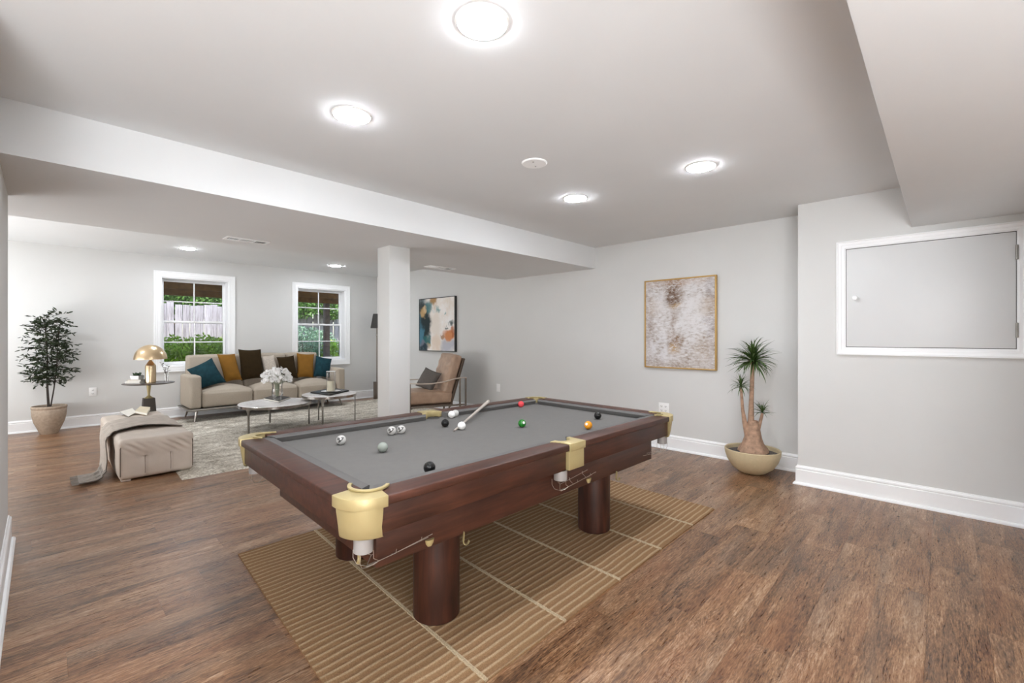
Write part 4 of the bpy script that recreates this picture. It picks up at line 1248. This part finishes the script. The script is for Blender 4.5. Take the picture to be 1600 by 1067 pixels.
# local: +x is where the sitter looks, y to the side
MB().rbox(-.36, .40, -.33, .33, .27, .455, .045, 14, (0, .012, .008, .008, 0, .035)).build('seat_cushion', M['chairleather'], ac, angle=70)
TL = R(17)
def lean(p):
    x, z = p[0], p[2]
    return Vector((-.33 + x*math.cos(TL) - z*math.sin(TL), p[1], .40 + x*math.sin(TL) + z*math.cos(TL)))
def folds(q):
    if q.x > 0: q.x += .010*math.sin(q.z*46+q.y*5) * math.exp(-((abs(q.y)-.2)/.16)**2)
    return lean(q)
MB().rbox(-.02, .135, -.325, .325, .0, .62, .045, 22, (0, .03, .006, .006, 0, .014), folds).build('back_cushion', M['chairleather'], ac, angle=70)
MB().rbox(-.062, -.022, -.335, .335, -.15, .60, .012, 8, fn=lean).build('back_shell', M['chairback'], ac, angle=60)
MB().rbox(-.36, .36, -.335, .335, .235, .268, .01, 8).build('seat_frame', M['chairback'], ac, angle=60)
for s in (-1, 1):
    y = s*.385
    for x in (-.55, -.455):
        MB().box(x-.012, x+.012, y-.012, y+.012, 0, .665).build('leg', M['chairframe'], ac, bevel=.003)
    for x in (.33,):
        MB().box(x-.012, x+.012, y-.012, y+.012, 0, .60).build('leg', M['chairframe'], ac, bevel=.003)
    arm = MB(); pts = [(-.562, .655), (-.46, .657), (-.35, .640), (-.2, .605), (.0, .585), (.2, .590), (.345, .605)]
    vs = []
    for x, z in pts: vs += [(x, y-.02, z), (x, y+.02, z), (x, y+.02, z+.014), (x, y-.02, z+.014)]
    n = len(pts)
    fs = [(i*4+k, i*4+(k+1) % 4, (i+1)*4+(k+1) % 4, (i+1)*4+k) for i in range(n-1) for k in range(4)] + [(3,2,1,0), tuple((n-1)*4+k for k in range(4))]
    fixnormals(arm.add(vs, fs).build('armrest', M['armmetal'], ac, bevel=.003))
    MB().box(-.56, .34, y-.012, y+.012, .236, .258).build('side_rail', M['chairframe'], ac, bevel=.003)
for x in (-.3, .3): MB().box(x-.012, x+.012, -.38, .38, .222, .236).build('cross_bar', M['chairframe'], ac, bevel=.003)
def chair_pillow():
    n = 14; mb = MB()
    h = .168
    def mk(side):
        def fn(u, v):
            a, b = u*2-1, v*2-1
            ka = 1 - .08*(1-b*b)*abs(a)**2; kb = 1 - .08*(1-a*a)*abs(b)**2
            t = .075*(max(0, 1-a*a)*max(0, 1-b*b))**.42*(1+.15*mnoise.noise((a*2, b*2, side)))
            return Vector((t*side, a*ka*h, b*kb*h))
        return fn
    mb.grid(mk(1), n, n); mb.grid(mk(-1), n, n, True)
    o = fixnormals(mb.build('throw_pillow', M['greypillow'], angle=70))
    me = o.data
    me.transform(Matrix.Rotation(R(-18), 4, 'X')); me.transform(Matrix.Rotation(R(-26), 4, 'Y')); me.transform(Matrix.Rotation(ACR+R(42), 4, 'Z'))
    q = Matrix.Rotation(ACR, 4, 'Z') @ Vector((-.05, .06, .625))
    me.transform(Matrix.Translation(AC + q))
    recenter(o)
    tag(o, 'charcoal pillow on the tan leather armchair', 'pillow')
chair_pillow()

# ------------------------------------------------------------------ plants
def blade(L, w, droop, lift, n=7):
    """strap leaf: folded strip, rises then arches over; along +x"""
    mb = MB(); vs = []; x = z = 0; ang = lift
    for i in range(n+1):
        t = i/n; ww = w*(1 - t**2.2)*(.55+.45*min(1, t*4)) + .0006
        vs += [(x, -ww, z+ww*.5), (x, 0, z), (x, ww, z+ww*.5)]
        x += L/n*math.cos(ang); z += L/n*math.sin(ang); ang -= droop/n*(1+.8*t)
    fs = []
    for i in range(n):
        for k in (0, 1): fs.append((i*3+k, (i+1)*3+k, (i+1)*3+k+1, i*3+k+1))
    return mb.add(vs, fs)
def pot_lathe(prof, r, m, name='pot', seg=56, warp=None): return MB().lathe(prof, seg, warp=warp).build(name, m, r, angle=40)

pd = at(1175.5, HZ, 4.325)
palm = root('ponytail_palm', (pd.x, pd.y, 0), 0, 'ponytail palm with three leafy heads in a shallow tan bowl', 'plant')
bowl = [(0, 0), (.09, 0), (.118, .010), (.178, .055), (.218, .12), (.238, .18), (.242, .222), (.237, .228), (.229, .222), (.224, .18), (.21, .15), (0, .15)]
pot_lathe(bowl, palm, M['bowl'], 'bowl')
MB().lathe([(.226, .187), (.18, .194), (.1, .196), (0, .196)][::-1], 48).build('gravel', M['gravel'], palm)
px_m = lambda px: (px-1175.5)*4.325/FPX          # sideways offset from a photo column
pz_m = lambda py: EYE + (HZ-py)*4.325/FPX
def PL_(px, py, dep=0): 
    q = RT*px_m(px) + FW*dep; return Vector((q.x, q.y, pz_m(py)))
def bulbwarp(x, y, z):
    n = mnoise.noise((x*16, y*16, z*14)); k = 1 + .16*n*max(.15, 1-(z-.18)/.25) + .03*math.sin(math.atan2(y, x)*5); return x*k, y*k, z
MB().lathe([(0, .17), (.118, .18), (.134, .205), (.120, .235), (.096, .275), (.076, .33), (.064, .40), (.055, .455), (.042, .495), (0, .505)], 56, warp=bulbwarp, c=tuple(RT*px_m(1176.5))[:2]+(0,)).build('bulb', M['palmbark'], palm)
def stem(pts, rad, name='trunk'):
    return MB().tube(pts, rad, 14).build(name, M['palmbark'], palm)
main_top, left_top, right_top = PL_(1176.5, 566), PL_(1159.5, 606, .02), PL_(1189.5, 645, -.02)
stem([PL_(1174, 682), PL_(1173.5, 655), PL_(1174, 625), PL_(1175.3, 590), main_top], [.046, .027, .0205, .0185, .017])
stem([PL_(1169, 680), PL_(1164, 658, .01), PL_(1162, 640, .02), left_top], [.034, .021, .0145, .0115])
stem([PL_(1182, 682), PL_(1184, 670, -.01), right_top], [.030, .018, .012])
blades = []
for (L, w, dr, li) in ((.25, .0095, .65, .15), (.27, .009, 1.1, .3), (.25, .009, .35, .1), (.22, .009, 1.6, .5)):
    blades.append((L, w, dr, li))
proto = [None]*4
def tuft(c, n, size, lo, hi, seed):
    q = random.Random(seed)
    for k in range(n):
        i = q.randrange(4)
        t = k/n; el = hi + (lo-hi)*t + q.uniform(-.12, .12)
        if proto[i] is None:
            proto[i] = blade(*blades[i]).build('leaf', M['palmleaf'], palm, merge=False, angle=180); o = proto[i]
        else: o = inst(proto[i], palm)
        o.location = c + Vector((0, 0, .018*(1-t)*size)); s = size*q.uniform(.75, 1.12)
        o.scale = (s, s, s)
        o.rotation_euler = (q.uniform(-.25, .25), -el, k*2.39996 + q.uniform(-.2, .2))
tuft(main_top, 135, 1.0, -.62, 1.35, 1)
tuft(left_top, 52, .6, -.45, 1.3, 2)
tuft(right_top, 34, .55, -.15, 1.2, 3)

fd = 6.07
fp = at(77, HZ, fd)
fic = root('potted_ficus', (fp.x, fp.y, 0), 0, 'tall dark green ficus in a rounded stone pot by the left wall', 'plant')
def potw(x, y, z): return x, y, z
pot_lathe([(0, 0), (.088, 0), (.092, .008), (.115, .07), (.150, .16), (.168, .25), (.172, .325), (.168, .333), (.175, .343), (.176, .366), (.170, .374), (.158, .372), (.155, .34), (0, .335)], fic, M['stonepot'])
MB().lathe([(0, .352), (.08, .354), (.155, .345)], 40).build('soil', M['soil'], fic)
fx = lambda px: (px-77)*fd/FPX
fz = lambda py: EYE + (HZ-py)*fd/FPX
def FP(px, py, dep=0):
    q = RT*fx(px) + FW*dep; return Vector((q.x, q.y, fz(py)))
trunks = [[FP(75, 636), FP(71, 610, .02), FP(68.5, 580, .04), FP(68, 540, .05), FP(66, 495, .03)],
          [FP(77, 636), FP(77, 605, -.02), FP(78.5, 575, -.03), FP(76, 540, -.03), FP(73, 500, -.03)],
          [FP(79, 636), FP(83, 608, .01), FP(85, 575, .03), FP(88, 540, .02), FP(92, 505, .02)]]
for t in trunks: MB().tube(t, [.0085, .0075, .0065, .005, .0025], 10).build('trunk', M['ficusbark'], fic)
q = random.Random(21)
def along(t, s):
    s *= len(t)-1; i = min(int(s), len(t)-2); return t[i].lerp(t[i+1], s-i)
mbT = MB(); mbL = MB()
def leaf(mb, p, d, L, w):
    d = d.normalized(); side = d.cross(Vector((0,0,1)))
    side = side.normalized() if side.length > .05 else Vector((1,0,0))
    side = (side + Vector((q.uniform(-.7,.7), q.uniform(-.7,.7), q.uniform(-.7,.7)))).normalized()
    nrm = d.cross(side).normalized()
    vs = [p, p+d*L*.3+side*w-nrm*.004, p+d*L*.68+side*w*.8-nrm*.004, p+d*L, p+d*L*.68-side*w*.8-nrm*.004, p+d*L*.3-side*w-nrm*.004, p+d*L*.45+nrm*.004]
    mb.add(vs, [(0,1,6),(1,2,6),(2,3,6),(3,4,6),(4,5,6),(5,0,6)])
profile_r = [(612, 30), (600, 40), (585, 46), (570, 49), (555, 50), (540, 47), (525, 42), (510, 40), (495, 36), (484, 28), (474, 18)]
for k in range(200):
    t = trunks[k % 3]; s = .30 + .70*((k*.754877 + .1*(k % 3)) % 1)
    p0 = along(t, s); py = HZ - (p0.z-EYE)*FPX/fd + q.uniform(-6, 12)
    rad = 24
    for (a, ra), (b, rb) in zip(profile_r, profile_r[1:]):
        if b <= py <= a: rad = ra + (rb-ra)*(a-py)/(a-b)
    a = q.uniform(0, 2*PI)
    ln = rad*fd/FPX*.74*(.35 + .65*q.random()**.6)
    zt = EYE + (HZ-py)*fd/FPX
    tip = Vector((math.cos(a)*ln, math.sin(a)*ln, zt + q.uniform(.0, .12)))
    if tip.y > .24: tip.y = .24 - q.uniform(0, .04)
    mid = p0.lerp(tip, .5) + Vector((0, 0, .03))
    mbT.tube([p0, mid, tip], [.0022, .0016, .0009], 5)
    for j in range(8):
        f = .3 + .7*j/7
        b = p0.lerp(mid, f*2) if f < .5 else mid.lerp(tip, f*2-1)
        dr = (tip-p0).normalized()*.6 + Vector((q.uniform(-.9, .9), q.uniform(-.9, .9), q.uniform(-.55, .35)))
        if b.y + dr.y*.07 > .27: dr.y = -abs(dr.y)
        leaf(mbL, b, dr, q.uniform(.045, .072), q.uniform(.010, .016))
MB_t = mbT.build('twigs', M['ficusbark'], fic); tag(MB_t, kind='stuff')
tag(mbL.build('foliage', M['ficusleaf'], fic, merge=False, smooth=False), kind='stuff')

# ------------------------------------------------------------------ outdoors, seen through the two windows
GZ = .42
struct('ground', MB().box(-6, 14, 9.32, 16, .2, GZ), M['ground'])
fence = root('board_fence', (0, 12.9, GZ), R(-2), 'weathered grey board fence behind the shrubs outside the windows', 'fence')
bd = None; q = random.Random(8)
x = -1.2
while x < 8.6:
    if bd is None:
        bd = MB().prism([(-.067, 0), (.067, 0), (.067, 1.66), (-.067, 1.66)], 0, .02, 'x').build('board', M['fence'], fence, bevel=.002, fn=lambda p: (p[1], p[0], p[2])); o = bd
    else: o = inst(bd, fence)
    o.location = (x, q.uniform(-.012, .012), q.uniform(-.05, .03)); o.rotation_euler = (0, q.uniform(-.012, .012), 0)
    x += .142
for z in (.35, 1.3): MB().box(-1.3, 8.7, .034, .08, z, z+.09).build('rail', M['fence'], fence)

def leafy(mb, n, fn, L, w, rnd):
    for _ in range(n):
        p = fn(); d = Vector((rnd.gauss(0, 1), rnd.gauss(0, 1), rnd.gauss(.25, .8))).normalized()
        s = d.orthogonal().normalized(); s = (Matrix.Rotation(rnd.uniform(0, 6.28), 3, d) @ s)
        l = L*rnd.uniform(.6, 1.2); ww = w*rnd.uniform(.7, 1.2); nn = d.cross(s)*.15*l
        mb.add([p, p+d*l*.5+s*ww, p+d*l, p+d*l*.5-s*ww], [(0,1,2,3)])
    return mb
def shrub(px, py_top, Y, rad, n, m, L, w, label, seed, base_drop=None):
    rnd = random.Random(seed); top = on_y(px, py_top, Y); h = top.z - GZ
    r = root('garden_shrub', (top.x, Y, GZ), 0, label, 'shrub')
    def fn():
        while True:
            a = Vector((rnd.uniform(-1, 1), rnd.uniform(-1, 1), rnd.uniform(-1, 1)))
            if .25 < a.length < 1: break
        z = (a.z*.5+.5)
        return Vector((a.x*rad, a.y*rad*.7, h*(.12+.84*z)))
    tag(leafy(MB(), n, fn, L, w, rnd).build('foliage', m, r, merge=False, smooth=False), kind='stuff')
    for k in range(6):
        a = k*1.05; MB().tube([(0, 0, 0), (math.cos(a)*rad*.3, math.sin(a)*rad*.2, h*.4), (math.cos(a)*rad*.6, math.sin(a)*rad*.4, h*.8)], [.014, .009, .004], 6).build('branch', M['twig'], r)
    return r
shrub(272, 523, 10.9, .42, 2100, M['shrub'], 0.081, 0.021, 'bright green leafy shrub at the left of the left window', 31)
shrub(318, 521, 11.0, .46, 2400, M['shrub'], 0.081, 0.021, 'bright green leafy shrub in the middle of the left window', 32)
shrub(352, 524, 11.3, .36, 1500, M['shrub'], 0.074, 0.020, 'bright green leafy shrub at the right edge of the left window', 33)
shrub(476, 505, 11.4, .50, 2700, M['shrubdark'], 0.062, 0.017, 'blue-green shrub in the lower left of the right window', 34)
shrub(502, 512, 11.9, .45, 2100, M['shrubdark'], 0.062, 0.017, 'blue-green shrub behind the deck post', 35)
shrub(522, 530, 11.2, .36, 1500, M['shrub'], 0.074, 0.019, 'bright green shrub right of the deck post', 36)
def bough(px0, px1, py0, py1, Y, n, label, seed):
    rnd = random.Random(seed); a = on_y(px0, py0, Y); b = on_y(px1, py1, Y)
    r = root('hedge', ((a.x+b.x)/2, Y, GZ), 0, label, 'hedge')
    hx = (b.x-a.x)/2; z0, z1 = b.z-GZ, a.z-GZ
    def fn(): 
        x = rnd.uniform(-hx, hx); k = .5+.5*math.sin(x*7+seed)
        return Vector((x, rnd.uniform(-.35, .35), z1 - (z1-z0)*(rnd.random()**1.1)*(.65+.35*k)))
    tag(leafy(MB(), n, fn, .085, .022, rnd).build('foliage', M['hedge'], r, merge=False, smooth=False), kind='stuff')
    for k in range(5):
        x = -hx*.8 + hx*1.6*k/4
        MB().tube([(x, .75, 0), (x+.03, .75, z0), (x, .3, z1)], [.05, .04, .02], 8).build('trunk', M['twig'], r)
bough(238, 372, 448, 508, 13.35, 9000, 'green hedge above the fence in the left window', 4)
bough(452, 540, 462, 500, 12.45, 4200, 'green hedge above the fence in the right window', 5)

# deck overhead: beam, posts and boards
deck = root('timber_deck', (0, 10.15, 0), 0, 'dark timber deck beam and post outside the windows', 'deck')
b0z = on_y(298, 462.5, 10.15).z
MB().box(-1.5, 6.5, 0, .09, b0z, b0z+.30).build('beam', M['deckwood'], deck, bevel=.004)
MB().box(-1.5, 6.5, -.45, -.38, b0z+.08, b0z+.30).build('beam', M['deckwood'], deck, bevel=.004)
pxp = on_y(509.5, HZ, 10.2)
MB().box(pxp.x-.055, pxp.x+.055, -.03, .08, .4, b0z).build('post', M['postwood'], deck, bevel=.004)
dbd = None
for k in range(7):
    y = -.68 + k*.128
    if dbd is None:
        dbd = MB().box(-1.5, 6.5, -.062, .062, 0, .03).build('deck_board', M['deckwood'], deck, bevel=.002); o = dbd
    else: o = inst(dbd, deck)
    o.location = (0, y, b0z+.301)
